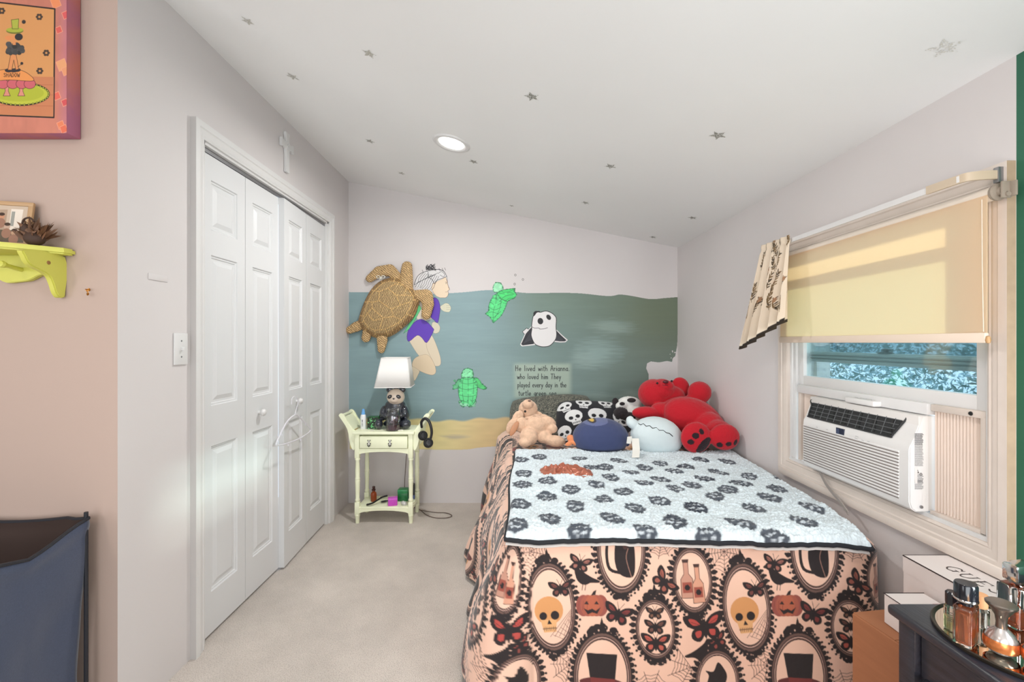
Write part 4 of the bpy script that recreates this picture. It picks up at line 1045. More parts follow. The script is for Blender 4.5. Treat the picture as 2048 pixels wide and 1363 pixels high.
for s_,x,y,wd,xh in (('He lived with Arianna.',425,936,500,5.6),('who loved him They',440,1012,405,5.4),('played every day in the',443,1088,452,5.4),('turtle green sea',452,1165,350,5.3)):
    px,py=c7(x,y); write(tx_,s_,px,py,xh,(52,60,60),1.0,width=wd/4.6545)
skin('handwriting',tx_,bmap(.0014),PAINT,mu)

# ---------------------------------------------------------------- woven turtle wall hanging
def q5(x,y,Y=3.36): return P(660+x/3.5875,480+y/3.5875,Y)
def straw(nm,c1,c2,scale,rot):
    m=bpy.data.materials.new(nm); m.use_nodes=True; N=m.node_tree.nodes; L=m.node_tree.links; b=N['Principled BSDF']; b.inputs['Roughness'].default_value=.6
    tc=N.new('ShaderNodeTexCoord'); mp=N.new('ShaderNodeMapping'); mp.inputs['Rotation'].default_value=rot; L.new(tc.outputs['Object'],mp.inputs[0])
    wv=N.new('ShaderNodeTexWave'); wv.inputs['Scale'].default_value=scale; wv.inputs['Distortion'].default_value=5; wv.inputs['Detail'].default_value=3; wv.inputs['Detail Scale'].default_value=2.5
    L.new(mp.outputs[0],wv.inputs[0]); n=N.new('ShaderNodeTexNoise'); n.inputs['Scale'].default_value=120; L.new(tc.outputs['Object'],n.inputs[0])
    ad=N.new('ShaderNodeMath'); ad.operation='MULTIPLY_ADD'; ad.inputs[1].default_value=.6; L.new(n.outputs['Fac'],ad.inputs[0]); 
    m2=N.new('ShaderNodeMath'); m2.operation='MULTIPLY'; m2.inputs[1].default_value=.62; L.new(wv.outputs['Fac'],m2.inputs[0]); L.new(m2.outputs[0],ad.inputs[2])
    mx=N.new('ShaderNodeMix'); mx.data_type='RGBA'; mx.inputs['A'].default_value=(*lin(c1),1); mx.inputs['B'].default_value=(*lin(c2),1); L.new(ad.outputs[0],mx.inputs['Factor'])
    vc=N.new('ShaderNodeVertexColor'); vc.layer_name='Col'
    mu_=N.new('ShaderNodeVectorMath'); mu_.operation='MULTIPLY'; L.new(mx.outputs['Result'],mu_.inputs[0]); L.new(vc.outputs[0],mu_.inputs[1]); L.new(mu_.outputs[0],b.inputs['Base Color'])
    bp=N.new('ShaderNodeBump'); bp.inputs['Strength'].default_value=1; bp.inputs['Distance'].default_value=.004; L.new(wv.outputs['Fac'],bp.inputs['Height']); L.new(bp.outputs[0],b.inputs['Normal'])
    return m
ST1=straw('woven_straw',(74,46,24),(236,198,142),24,(0,.9,0)); ST2=straw('woven_shell',(66,46,28),(226,194,142),26,(0,-.4,0))
one=lambda a: np.ones((len(a),3))
tt=thing('woven_turtle','large woven straw sea turtle wall hanging in front of the mural, above the panda lamp','wall decoration',(-.93,YB,1.22))
def chain(pts,Y=3.385,fl=.55):
    out=[]
    for (x0,y0,r0),(x1,y1,r1) in zip(pts,pts[1:]):
        for k in range(6):
            t=k/5; r=(r0+(r1-r0)*t)*.00105; out.append((q5(x0+(x1-x0)*t,y0+(y1-y0)*t,Y),(r,min(r*fl,.036),r)))
    return out
for nm,ch in (('head',[(540,330,58),(550,260,46),(552,190,40)]),('front_flipper',[(480,260,34),(430,215,44),(350,225,40),(285,275,30)]),('front_flipper',[(610,395,38),(690,400,50),(705,460,44),(690,535,36)]),
              ('rear_flipper',[(240,600,34),(190,620,38),(140,645,28)]),('rear_flipper',[(370,660,40),(375,720,40),(368,785,28)]),('tail',[(270,650,36),(258,700,34)])):
    blob(nm,chain(ch),ST1,tt,voxel=.006,smooth=2,disp=.0015,dscale=90,colfn=one)
# shell dome with pale plate seams
sc_=Cv(180,240,680,730,.8,(255,255,255)); SW=(255,240,200)
oc=cr([(470,268),(540,300),(632,390),(638,440),(600,550),(520,630),(430,690),(330,700),(250,660),(206,600),(215,540),(250,440),(300,350),(370,290)],8,True)
inn=cr([(470,300),(545,330),(600,400),(600,440),(560,530),(490,600),(400,640),(320,640),(262,590),(258,530),(290,440),(335,365),(400,310)],8,True)
cc=np.array([420,480])
from_line=[inn+[inn[0]]]
for k in range(0,len(oc),8): 
    a=np.array(oc[k]); b=min(inn,key=lambda p:(p[0]-a[0])**2+(p[1]-a[1])**2); from_line.append([tuple(a),tuple(b)])
plates=[[(370,375),(430,350),(490,400),(520,470),(460,500),(370,440),(370,375)],[(320,450),(370,440),(460,500),(470,550),(400,560),(320,490),(320,450)],[(430,350),(480,320),(560,330),(545,400),(490,400)],[(520,470),(580,450)],[(545,400),(600,400)],[(400,560),(370,640)],[(470,550),(520,570)],[(320,490),(262,560)],[(370,375),(330,365)],[(320,450),(280,440)],[(280,520),(330,580),(400,560)]]
from_line+=plates
lines=from_line
n1,n2=56,190
V=np.zeros((n1,n2,3)); CC=np.zeros((n1,n2,3)); 
ocp=np.array(cr(oc[::8],19,True))[:n2] if False else np.array(oc)
idx=np.linspace(0,len(oc),n2,endpoint=False); oi=idx.astype(int)%len(oc); fr_=(idx-idx.astype(int))[:,None]; OP=np.array(oc)[oi]*(1-fr_)+np.array(oc)[(oi+1)%len(oc)]*fr_
sd=Cv(180,240,680,730,1.0,(120,96,70))
sd.img[:]=1.0
for ln in lines: 
    sd.line(ln,7,(255,238,196))
mask=Cv(180,240,680,730,1.0); 
for ln in lines: mask.line(ln,6,(255,255,255))
for i in range(n1):
    r=1-(i/(n1-1))
    for j in range(n2):
        x,y=cc+(OP[j]-cc)*r
        d=.072*math.sqrt(max(0,1-r**2.6))
        p=q5(x,y,3.392); V[i,j]=(p.x,3.392-d,p.z)
XX=np.clip(((cc[0]+(OP[None,:,0]-cc[0])*np.linspace(1,0,n1)[:,None])-180).astype(int),0,mask.W-1); YY=np.clip(((cc[1]+(OP[None,:,1]-cc[1])*np.linspace(1,0,n1)[:,None])-240).astype(int),0,mask.H-1)
mk=mask.a[YY,XX]; V[...,1]-=mk*.003
CC[:]=np.array([.92,.90,.86]); ring=(np.linspace(1,0,n1)[:,None]>.84)&(mk<.5); CC[ring]=np.array([.70,.60,.50]); CC=CC*(1-mk[...,None])+np.array([1.45,1.35,1.1])*mk[...,None]
obj('shell',grid_mesh('shell',V,CC,closeu=True,flip=False),ST2,tt,angle=180)
bm=BM(); prism(bm,[(p.x,p.z) for p in [q5(x,y,3.392) for x,y in oc[::3]]],'y',3.385,3.412); set_=None
me=bpy.data.meshes.new('u'); bm.to_mesh(me); bm.free(); set_vcol(me,one); obj('belly',me,ST1,tt)
bm=BM(); c=q5(365,268,3.335)
for s_ in (-1,1):
    tube(bm,cr([c,c+Vector((s_*.012,-.006,.012)),c+Vector((s_*.030,-.004,.010)),c+Vector((s_*.026,-.004,-.004)),c],5),.003,6)
    tube(bm,[c,c+Vector((s_*.008,-.004,-.018))],.003,6)
obj('ribbon_bow',bm,mat('ribbon_white',(220,218,206),.6),tt)
# ---------------------------------------------------------------- bed
BX0,BX1,BY0,BY1,BZ=-.030,1.258,1.475,3.37,.580
bed=thing('bed','double bed under the gothic print bedspread, along the window wall','bed',(.62,2.42,0))
obj('mattress',bx(BX0+.04,BX1-.03,BY0+.04,BY1-.01,.33,.570,bev=.03,seg=3),mat('mattress_white',(225,222,216),.8),bed)
obj('box_spring',bx(BX0+.05,BX1-.03,BY0+.05,BY1-.01,.14,.33,bev=.015),mat('box_spring_grey',(180,178,174),.8),bed)
for x in (.08,1.16):
    for y in (1.60,3.28):
        bm=BM(); lathe(bm,[(0,0),(.018,0),(.024,.14),(0,.14)],(x,y,0),14); obj('leg',bm,BLACK,bed)

# fabric tile, units = about 1.63 mm
TW,TH=395,470
tc=Cv(940,1060,940+TW,1060+TH,1.35,(230,188,166))
tc.offs=[(a*TW,b*TH) for a in (-1,0,1) for b in (-1,0,1)]
DK1,DK2,PCH=(30,20,22),(66,44,40),(232,192,170)
def TF(cx,cy,rot=0,s=1):
    c,sn=math.cos(rot)*s,math.sin(rot)*s
    tc.T=lambda x,y:(cx+x*c-y*sn,cy+x*sn+y*c)
def web(cx,cy,r,rot=0,a0=0,a1=2*PI,n=9):
    TF(cx,cy,rot); rr=random.Random(int(cx))
    ang=[a0+(a1-a0)*k/n for k in range(n+1)]; L=[r*rr.uniform(.8,1.1) for _ in ang]
    for a,l in zip(ang,L): tc.line([(0,0),(l*math.cos(a),l*math.sin(a))],1.1,(70,46,46))
    for q in (.2,.36,.52,.68,.84):
        pts=[]
        for k in range(n):
            a,b=ang[k],ang[k+1]; pts+=[(L[k]*q*math.cos(a),L[k]*q*math.sin(a)),((L[k]+L[k+1])/2*q*.86*math.cos((a+b)/2),(L[k]+L[k+1])/2*q*.86*math.sin((a+b)/2))]
        pts.append((L[n]*q*math.cos(ang[n]),L[n]*q*math.sin(ang[n])))
        tc.line(pts,1.0,(70,46,46))
def gframe(cx,cy,rx,ry,rot=0,seed=0,crown=1.0):
    TF(cx,cy,rot); rr=random.Random(seed); N=int((rx+ry)*.36)
    for k in range(N):
        a=2*PI*k/N; j=rr.uniform(-1.5,3)
        x,y=(rx+6+j)*math.cos(a),(ry+6+j)*math.sin(a)
        tc.ell(x,y,6.0,5.0,DK1,rot=a)
    for k in range(N):
        a=2*PI*(k+.5)/N; x,y=(rx+11)*math.cos(a),(ry+11)*math.sin(a)
        tc.ell(x,y,2.1,1.6,(206,170,152),rot=a); 
        x,y=(rx+14)*math.cos(a+.1),(ry+14)*math.sin(a+.1); tc.ell(x,y,2.6,2.4,DK1)
    def E(f,col):
        tc.poly([((rx*f)*math.cos(2*PI*k/40),(ry*f)*math.sin(2*PI*k/40)) for k in range(40)],col)
    E(1.10,DK1); E(1.06,(104,78,70)); E(1.0,(48,32,32)); E(.97,(196,160,146)); E(.945,DK2); E(.90,PCH)
    for sg,cnt,sz in ((-1,int(13*crown),1.0),(1,8,.8)):
        for k in range(cnt):
            x=rr.uniform(-rx*.5,rx*.5)*sz; y=sg*(ry+6+rr.uniform(0,18)*(1-abs(x)/(rx*.6)))
            tc.ell(x,y,rr.uniform(4,8),rr.uniform(4,7),DK1)
            if k%2: tc.ell(x+3,y+2,1.6,1.2,(170,134,120))
    if crown: tc.poly([(-6,-ry-14),(0,-ry-36),(6,-ry-14)],DK1)
def skull(x0,y0,s,jaw=True):
    T0=tc.T; c=(206,146,92)
    tc.poly([(x0+s*math.cos(2*PI*k/24),y0-s*.1+s*.95*math.sin(2*PI*k/24)) for k in range(24)],c)
    tc.poly([(x0-s*.62,y0+s*.5),(x0+s*.5,y0+s*.5),(x0+s*.4,y0+s*1.35),(x0-s*.45,y0+s*1.35)],(216,164,112))
    for a,b,r in ((-.42,.25,.27),(.40,.25,.30)): tc.poly([(x0+s*a+s*r*math.cos(2*PI*k/14),y0+s*b+s*r*math.sin(2*PI*k/14)) for k in range(14)],DK1)
    tc.poly([(x0-s*.04,y0+s*.5),(x0+s*.14,y0+s*.82),(x0-s*.18,y0+s*.82)],DK1)
    tc.line([(x0-s*.5,y0+s*1.1),(x0+s*.45,y0+s*1.1)],1.4,DK2)
    for k in range(7): tc.line([(x0-s*.42+k*s*.13,y0+s*1.0),(x0-s*.42+k*s*.13,y0+s*1.25)],.9,DK2)
def moth(cx,cy,s,rot=0,red=(140,66,58),T=None):
    TF(cx,cy,rot,s/20) if T is None else None
    o=(0,0) if T is None else (cx,cy); q=1 if T is None else s/20
    f=lambda pts:[(o[0]+x*q,o[1]+y*q) for x,y in pts]
    for sg in (-1,1):
        tc.poly(f(cr([(0,-2),(sg*10,-12),(sg*24,-14),(sg*20,-2),(sg*3,4)],3,True)),DK1)
        tc.poly(f(cr([(sg*2,2),(sg*14,2),(sg*17,11),(sg*8,16),(sg*1,8)],3,True)),DK1)
        tc.poly(f(cr([(sg*5,-3),(sg*11,-9),(sg*18,-10),(sg*14,-3)],3,True)),red)
        tc.poly(f(cr([(sg*5,4),(sg*12,5),(sg*11,11),(sg*6,10)],3,True)),red)
        tc.line(f([(0,-6),(sg*6,-18)]),.9,DK1); 
        for k in range(3): tc.line(f([(sg*3,-1),(sg*(12+4*k),-12+k*5)]),.8,DK1)
    tc.poly(f([(-2,-8),(2,-8),(2,10),(0,14),(-2,10)]),DK1)
def raven(cx,cy,s,flip=1,rot=0):
    TF(cx,cy,rot,1); q=s/30
    pts=[(-30,-18),(-24,-24),(-16,-24),(-10,-16),(4,-6),(18,2),(32,8),(30,12),(14,12),(4,16),(-6,14),(-14,6),(-18,-6),(-20,-14)]
    tc.poly([(flip*x*q,y*q) for x,y in cr(pts,3,True)],DK1)
    for x in (-2,4): tc.line([(flip*x*q,14*q),(flip*(x-2)*q,26*q)],1.3,DK1)
def pumpkin(cx,cy,s):
    TF(cx,cy); 
    for k in (-2,2,-1,1,0): tc.poly([(k*s*.3+s*.52*math.cos(2*PI*i/20),s*.72*math.sin(2*PI*i/20)) for i in range(20)],(172-abs(k)*14,92-abs(k)*8,66)); tc.line([(k*s*.3-s*.3,-s*.3),(k*s*.3-s*.36,s*.3)],.8,(120,56,46))
    tc.poly([(-2,-s*.68),(3,-s*.95),(9,-s*1.05),(7,-s*.7)],DK1)
    for x in (-.42,.28): tc.poly([(x*s-4,-3),(x*s+1,-9),(x*s+6,-2)],DK1)
    tc.poly([(-s*.6,5),(-s*.3,9),(0,6),(s*.25,10),(s*.6,3),(s*.35,16),(0,13),(-s*.3,17)],DK1)
web(1062,1104,48,.2); web(1140,1322,44,.5,0,4.6,7); web(1300,1372,48,.9); web(1378,1320,46,.1,0,4,6); web(1230,1460,46,.3); web(1000,1440,40,.8); web(1330,1085,36,.4)
gframe(1247,1098,46,82,0,1); TF(1247,1098)
tc.poly(cr([(-8,-60),(12,-62),(18,-40),(26,-10),(28,30),(22,56),(-4,50),(-14,20),(-10,-30)],4,True),DK1); tc.line(cr([(0,48),(-24,40),(-30,10),(-26,-20),(-20,-36)],4),6,DK1); tc.poly([(-8,-58),(-10,-76),(2,-64)],DK1); tc.poly([(8,-64),(18,-76),(18,-56)],DK1); tc.line(cr([(14,0),(10,20),(20,56)],4),1.5,(150,110,96)); tc.ell(8,-6,5,8,(72,44,40))
gframe(1103,1212,45,80,-.08,2); TF(1103,1212,-.08); skull(-5,10,29); moth(22,-34,20,T=1,red=(110,60,54)); 
for k in range(6): TF(1103,1212,-.08); tc.line([(40,8+k*3),(-6+k*9,58)],.9,(90,60,56)); tc.line([(40-k*8,20+k*7),(44-k*4,36+k*6)],.8,(90,60,56))
raven(1170,1153,30,1); pumpkin(1186,1209,29)
gframe(1205,1345,54,78,0,3); TF(1205,1345); skull(0,26,30); tc.poly(cr([(-46,6),(-20,0),(20,4),(44,14),(34,26),(0,28),(-34,18)],4,True),(96,40,40)); tc.poly([(-32,-46),(30,-42),(24,16),(-24,10)],DK1); tc.poly([(-25,0),(25,5),(24,16),(-24,10)],(120,48,44))
gframe(1312,1252,36,52,0,4); TF(1312,1252); 
moth(0,-30,15,T=1,red=(120,84,66)); moth(0,-4,18,T=1,red=(110,70,60)); moth(0,26,24,T=1,red=(178,86,72))
gframe(1390,1158,37,58,-.05,5,1.6); TF(1390,1158,-.05)
for x,y,s,c in ((-12,0,1.2,(190,140,120)),(10,10,1.1,(206,150,124))):
    tc.poly([(x-10*s,y-2),(x-4*s,y-12),(x-4*s,y-34),(x+4*s,y-34),(x+4*s,y-12),(x+10*s,y-2),(x+11*s,y+34),(x-11*s,y+34)],c,out=DK2,ow=1.2); tc.poly([(x-8*s,y+4),(x+8*s,y+4),(x+8*s,y+24),(x-8*s,y+24)],(150,76,62)); tc.poly([(x+6*math.cos(k),y+14+6*math.sin(k)) for k in range(6)],DK1); tc.poly([(x-6*s,y-40),(x+6*s,y-40),(x+5*s,y-34),(x-5*s,y-34)],DK2)
gframe(1432,1352,42,56,0,6); TF(1432,1352); tc.poly(cr([(-24,40),(-26,10),(-18,-14),(-24,-24),(-8,-22),(2,-38),(14,-26),(20,-10),(12,14),(14,44)],4,True),DK1); tc.line([(20,10),(38,40)],6,DK1)
gframe(1110,1452,34,44,.3,7); TF(1110,1452,.3); moth(0,-12,16,T=1); moth(0,14,18,T=1,red=(178,86,72))
gframe(1330,1462,36,50,-.2,8); TF(1330,1462,-.2); skull(0,0,22)
moth(1163,1127,20,.25,(150,96,84)); moth(1238,1225,25,.3,(120,50,48)); moth(1332,1162,24,.9,(150,84,70)); moth(1410,1246,34,-.12,(176,70,62)); moth(1040,1275,18,-.5); moth(1180,1425,20,.4); moth(985,1385,20,-.3,(150,70,60)); moth(1265,1400,16,.8)
raven(1398,1292,28,-1); raven(1000,1490,28,1)
def tile(px,py): return tc.sample(px,py,wrap=(TW,TH))
def spread():
    # perimeter path (inner rounded rectangle) as list of (x,y, outward nx,ny, s)
    RL,RR=.07,.05
    pts=[]
    def seg(a,b,n,nx,ny):
        for k in range(n): t=k/n; pts.append((a[0]+(b[0]-a[0])*t,a[1]+(b[1]-a[1])*t,nx,ny))
    def arc(c,r,a0,a1,n):
        for k in range(n): a=a0+(a1-a0)*k/n; pts.append((c[0]+r*math.cos(a),c[1]+r*math.sin(a),math.cos(a),math.sin(a)))
    ri=.035
    x0,x1,y0,y1=BX0+ri,BX1-ri,BY0+ri,BY1
    seg((x0,y1),(x0,y0+RL),500,-1,0); arc((x0+RL,y0+RL),RL,PI,1.5*PI,46); seg((x0+RL,y0),(x1-RR,y0),640,0,-1); arc((x1-RR,y0+RR),RR,1.5*PI,2*PI,60); seg((x1,y0+RR),(x1,y1),60,1,0)
    A=np.array(pts); n=len(A); ds=np.r_[0,np.hypot(np.diff(A[:,0]),np.diff(A[:,1]))]; s=np.cumsum(ds)
    icorner=546; s0=s[icorner]; arc_n=np.zeros(n); arc_n[500:546]=1.6; arc_n[1186:1246]=.8; sw_=np.cumsum(np.r_[0,ds[1:]*(1+arc_n[1:])]); s0=sw_[icorner]; px=1022+(sw_-s0+x0+RL)*F/1.445
    D=np.linspace(0,.575,265); d=D[:,None]; q=PI/2*ri
    horiz=np.where(d<q, ri*np.sin(d/ri), ri); z=np.where(d<q,-ri*(1-np.cos(np.minimum(d,q)/ri)),-ri-(d-q))
    t=np.clip((d-q)/.5,0,1)
    left=np.clip(-A[:,2],0,1)[None,:]; front=np.clip(-A[:,3],0,1)[None,:]; right=np.clip(A[:,2],0,1)[None,:]
    Y_=A[:,1][None,:]
    flare=left*(.085+.03*np.clip((3.4-Y_)/1.6,0,1)+.08*np.exp(-((Y_-2.5)/.30)**2))*t**.65*1.15+left*.055*np.exp(-((Y_-3.12)/.22)**2)*np.clip(d/.06,0,1)+front*.045*t+left*front*.02*t
    S=s[None,:]
    fold=t**.9*(left*(.020*np.sin(S*19+.8*np.sin(S*6))+.012*np.sin(S*37+1))+front*(.010*np.sin(S*8+1.1)+.005*np.sin(S*19))+left*front*.02*np.sin(S*34))
    fold=fold+left*.012*np.sin(S*9+d*12)*np.clip(d/.1,0,1)
    off=horiz+(flare+fold)*(1-right*.95)
    X=A[:,0][None,:]+A[:,2][None,:]*off; Y=Y_+A[:,3][None,:]*off; X=np.minimum(X,1.272)
    Z=BZ+z+0*X
    # puffed top corner sag on the right
    Z=Z-.030*np.exp(-(((X-BX1)/.14)**2+((Y-BY0)/.14)**2))*np.clip(1-d/.3,0,1)
    bump=.035*np.exp(-((Y_-3.1)/.22)**2)*left; Z=Z+bump*np.clip(1-d/.5,0,1)
    PX=np.broadcast_to(px[None,:],X.shape); PY=np.broadcast_to(1068+d*F/1.445,X.shape)
    V1=np.stack([X,Y,Z],-1); C1=tile(PX,PY)
    # top
    m=110; ty=np.where(A[:,1]<2.3,2.3,A[:,1]); TX=np.full(n,.62); k=np.linspace(1,0,m)[:,None]
    k=1-k  # 0 edge ... 1 centre
    k=k[::-1]
    X2=A[:,0][None,:]*(1-k)+TX[None,:]*k; Y2=A[:,1][None,:]*(1-k)+ty[None,:]*k
    Z2=BZ+.012*np.sin(X2*7+1)*np.sin(Y2*5)*np.clip(k*6,0,1)
    Z2=Z2+(.035*np.exp(-((A[:,1]-3.1)/.22)**2)*np.clip(-A[:,2],0,1))[None,:]*np.exp(-(k*3)**2)
    Z2=Z2-.030*np.exp(-(((X2-BX1)/.14)**2+((Y2-BY0)/.14)**2))
    C2=tile(1022+X2*F/1.445,1068-(Y2-BY0)*F/1.445)
    return grid_mesh('spread',np.concatenate([V1[::-1],V2:=np.stack([X2,Y2,Z2],-1)[::-1][1:]],0) if False else np.concatenate([np.stack([X2,Y2,Z2],-1)[:-1],V1],0),np.concatenate([C2[:-1],C1],0))
bs=obj('bedspread',spread(),mat('spread_plush',attr=True,rough=.8,sheen=.25,bump=.25,bscale=14,bdist=.01),angle=180)
tag(bs,'peach bedspread printed with black gothic oval frames, skulls and moths, hanging over the bed foot','bedspread')

# ---------------------------------------------------------------- fleece blanket on the bed
def fleece():
    nx,ny=440,420; zt=.607
    fc=Cv(-6,138,134,268,4.0,(212,223,228))
    rg=np.random.default_rng(4)
    L=[(900+x/2.709,860+y/2.709) for x,y in ((385,158),(485,148),(400,235),(395,295),(375,400),(355,515),(530,278),(525,355),(540,475),(655,322),(680,412),(705,540),(700,155),(765,200),(790,298),(832,373),(880,475),(840,195),(870,250),(915,165),(975,228),(940,335),(1005,420),(1050,285),(1060,540),(1055,200),(1140,178),(1140,262),(1135,380),(1220,318),(1230,490),(1215,225),(1275,198),(1310,295),(1330,415),(1380,262),(1355,162))]
    L+=[(1340+x/2.944,900+y/2.944) for x,y in ((335,65),(95,97),(285,125),(200,165),(465,155),(420,198),(630,225),(340,232),(585,275),(265,270),(495,335),(150,335),(835,335),(415,430),(785,425),(30,425),(860,245),(1080,360),(245,495),(640,495),(1160,420),(660,160),(180,60))]
    for px,py in L:
        Y=(EYE-zt-.012)*F/(py-CY); X=(px-CX)*Y/F; cx,cy=X*100,Y*100; a=rg.uniform(-.6,.6)
        Rx,Ry=3.9+rg.uniform(-.5,.4),5.0+rg.uniform(-.6,.6)
        dk=(34,42,58)
        pts=[(cx+(Rx*(1+rg.uniform(-.16,.16)))*math.cos(2*PI*k/26)*math.cos(a)-(Ry)*math.sin(2*PI*k/26)*math.sin(a),cy+Rx*math.cos(2*PI*k/26)*math.sin(a)+Ry*(1+rg.uniform(-.16,.16))*math.sin(2*PI*k/26)*math.cos(a)) for k in range(26)]
        fc.poly(pts,dk,soft=2.2,a=.93)
        for u,v,r in ((-1.5,-.6,.75),(1.5,-.7,.8),(0,-2.3,.5),(-1.6,2.0,.45),(0,2.3,.5),(1.6,2.0,.45)):
            fc.ell(cx+u*math.cos(a)-v*math.sin(a)+rg.uniform(-.3,.3),cy+u*math.sin(a)+v*math.cos(a),r*1.5,r*.9,(196,204,210),rot=a+rg.uniform(-.6,.6),a=.9,soft=1.6)
    u=np.linspace(0,1,nx)[None,:]; v=np.linspace(0,1,ny)[:,None]
    xl=-.018+.038*v+.006*np.sin(v*9); xr=1.172+.085*np.clip(v*1.35,0,1)+.008*np.sin(v*7)
    X=xl+(xr-xl)*u; Yf=1.447+.010*np.sin(u*6)+.012*np.exp(-((u-.0)/.05)**2); Yb=2.56+.03*np.sin(u*5+1)+.0*u
    Y=Yf+(Yb-Yf)*v+0*X
    W=.55; e=np.minimum(np.minimum(u*1.2,(1-u)*1.2),np.minimum(v*1.1,(1-v)*1.1)); r=.016
    ee=np.clip(e/r,0,1); h=.022*np.sqrt(1-(1-ee)**2)
    ns=(vnoise(ny,nx,1.6,1.6,7)-.5)*.0070+(vnoise(ny,nx,3.5,3.0,8)-.5)*.006+(vnoise(ny,nx,40,30,9)-.5)*.014+(vnoise(ny,nx,14,9,10)-.5)*.004
    big=.014*np.exp(-(((X-.24)/.10)**2+((Y-2.02)/.03)**2))+.012*np.exp(-(((X-.42)/.12)**2+((Y-1.93)/.025)**2))
    sag=-.010*np.clip((1.48-Y)/.03,0,1)-.016*np.exp(-(((X-1.18)/.10)**2+((Y-1.47)/.10)**2))
    Z=zt-.010+h+ns*(.4+.6*ee)+big+sag
    V=np.stack([X,Y,Z],-1)
    C=fc.sample(X*100,(Y-np.clip(.022-h,0,.022)*(v<.08)-np.clip(1.48-Y,0,.03)/.03*.010)*100)*(1+.34*(vnoise(ny,nx,1.5,1.5,21)-.5)[...,None]+.10*(vnoise(ny,nx,5,5,22)-.5)[...,None]); C=np.clip(C,0,1)
    edge=(v<.012)&(u>-.1); 
    return V,C,zt
FV,FC,fz=fleece()
fl=thing('fleece_blanket','pale blue-grey fleece blanket with fuzzy dark oval patches lying on the bed','blanket',(.6,2.0,.585))
FL=mat('fleece',attr=True,rough=.95,sheen=.2,bump=.5,bscale=420,bdist=.003)
obj('fleece_side',grid_mesh('f',FV,FC,flip=False),FL,fl,angle=180)
# dark backing layer peeking at the front and left edge
BK=mat('blanket_backing',(26,28,34),.8,nscale=14,namt=.2)
bm=BM(); rim=[]
for j in range(419,-1,-6): rim.append(Vector(FV[j,0]))
for i in range(0,440,5): rim.append(Vector(FV[0,i]))
for j in range(0,420,6): rim.append(Vector(FV[j,-1]))
rim=[p+Vector((0,-.001,-.004)) for p in rim]
tube(bm,rim,.0075,8); obj('black_binding',bm,BK,fl)
bm=BM(); a=[p+Vector((0,.002,-.014)) for p in rim[70:158]]; tube(bm,a,.005,6); obj('underside_fold',bm,mat('blanket_under',(196,190,186),.9),fl)

# ---------------------------------------------------------------- pillows
def cushion(a,b,c,n=70,pw=3.0):
    s=np.linspace(-1,1,n); s=np.sin(s*PI/2); U,V=np.meshgrid(s,s)
    t=np.clip((1-np.abs(U)**pw),0,1)**.5*np.clip((1-np.abs(V)**pw),0,1)**.5
    pin=1-.10*(np.abs(U)*np.abs(V))**2
    X=a*U*(1-.07*(1-np.abs(V)**2)*np.abs(U)**4*0)*pin; Z=b*V*pin; Y=-c*t
    return X,Y,Z,U,V
def pillow(nm,a,b,c,M,cfn,m,label,group=None,n=120,wr=.006,seed=1,noi=5):
    X,Y,Z,U,V=cushion(a,b,c,n)
    w=(vnoise(n,n,n/noi,n/noi*.7,seed)-.5)*wr*2
    C=cfn(U,V) 
    Fv=np.stack([X,Y-w*(1-np.abs(U)**8)*(1-np.abs(V)**8),Z],-1); Bv=np.stack([X,-Y+w*.5*(1-np.abs(U)**8)*(1-np.abs(V)**8),Z],-1)
    R=np.array(M.to_3x3()); t=np.array(M.translation)
    f1=grid_mesh('p',Fv@R.T+t,C); f2=grid_mesh('p2',Bv@R.T+t,C,flip=True)
    bm=BM(); bm.from_mesh(f1); bm.from_mesh(f2); bmesh.ops.remove_doubles(bm,verts=bm.verts[:],dist=.0008)
    me=bpy.data.meshes.new(nm); bm.to_mesh(me); bm.free()
    o=obj(nm,me,m,angle=180); return tag(o,label,'pillow',group)
# plain skull print pillow
sk=Cv(-100,-70,100,70,5,(30,30,36)); SW_=(222,222,222); KB=(26,26,32)
def plain_skull(x,y,s,rot):
    c,q=math.cos(rot),math.sin(rot); f=lambda u,v:(x+(u*c-v*q)*s,y+(u*q+v*c)*s)
    sk.poly([f(1.0*math.cos(2*PI*k/26),-.15+.86*math.sin(2*PI*k/26)) for k in range(26)],SW_)
    sk.poly([f(*p) for p in ((-.55,.4),(.55,.4),(.48,1.05),(-.48,1.05))],SW_)
    for u in (-.4,.4): sk.poly([f(u+.26*math.cos(2*PI*k/16),.05+.24*math.sin(2*PI*k/16)) for k in range(16)],KB)
    sk.poly([f(0,.30),f(.11,.52),f(-.11,.52)],KB)
    sk.line([f(-.46,.78),f(.46,.78)],s*.05,KB)
    for k in range(6): sk.line([f(-.38+k*.15,.66),f(-.38+k*.15,.95)],s*.045,KB)
for x,y,s,r in ((-28,-46,21,.1),(30,-50,19,-.1),(82,-40,20,.5),(-78,-34,19,-.3),(2,-2,23,0),(60,4,22,.6),(-56,4,22,-.3),(-84,46,19,-.2),(-22,46,21,-.3),(38,50,21,.1),(92,48,17,.3)): plain_skull(x,y,s,r)
Mp=Matrix.Translation((.575,3.06,.675))@Matrix.Rotation(math.radians(3),4,'Y')@Matrix.Rotation(math.radians(-48),4,'X')
PLU=mat('pillow_plush',attr=True,rough=.9,sheen=.12,bump=.2,bscale=300,bdist=.001)
pillow('pillow',.265,.185,.085,Mp,lambda U,V: sk.sample(U*98,-V*68),PLU,'black pillow printed with white skulls, propped behind the navy plush',n=220)
mb=Cv(0,0,200,120,4,(84,84,78))
n1_=vnoise(mb.H,mb.W,26,18,31); n2_=vnoise(mb.H,mb.W,12,9,32); k=np.abs(np.sin((n1_*7+n2_*3)*2.2)); k=k[...,None]
mb.img=L_((36,38,38))*(k<.35)+L_((150,146,130))*((k>=.35)&(k<.7))+L_((72,76,70))*(k>=.7)
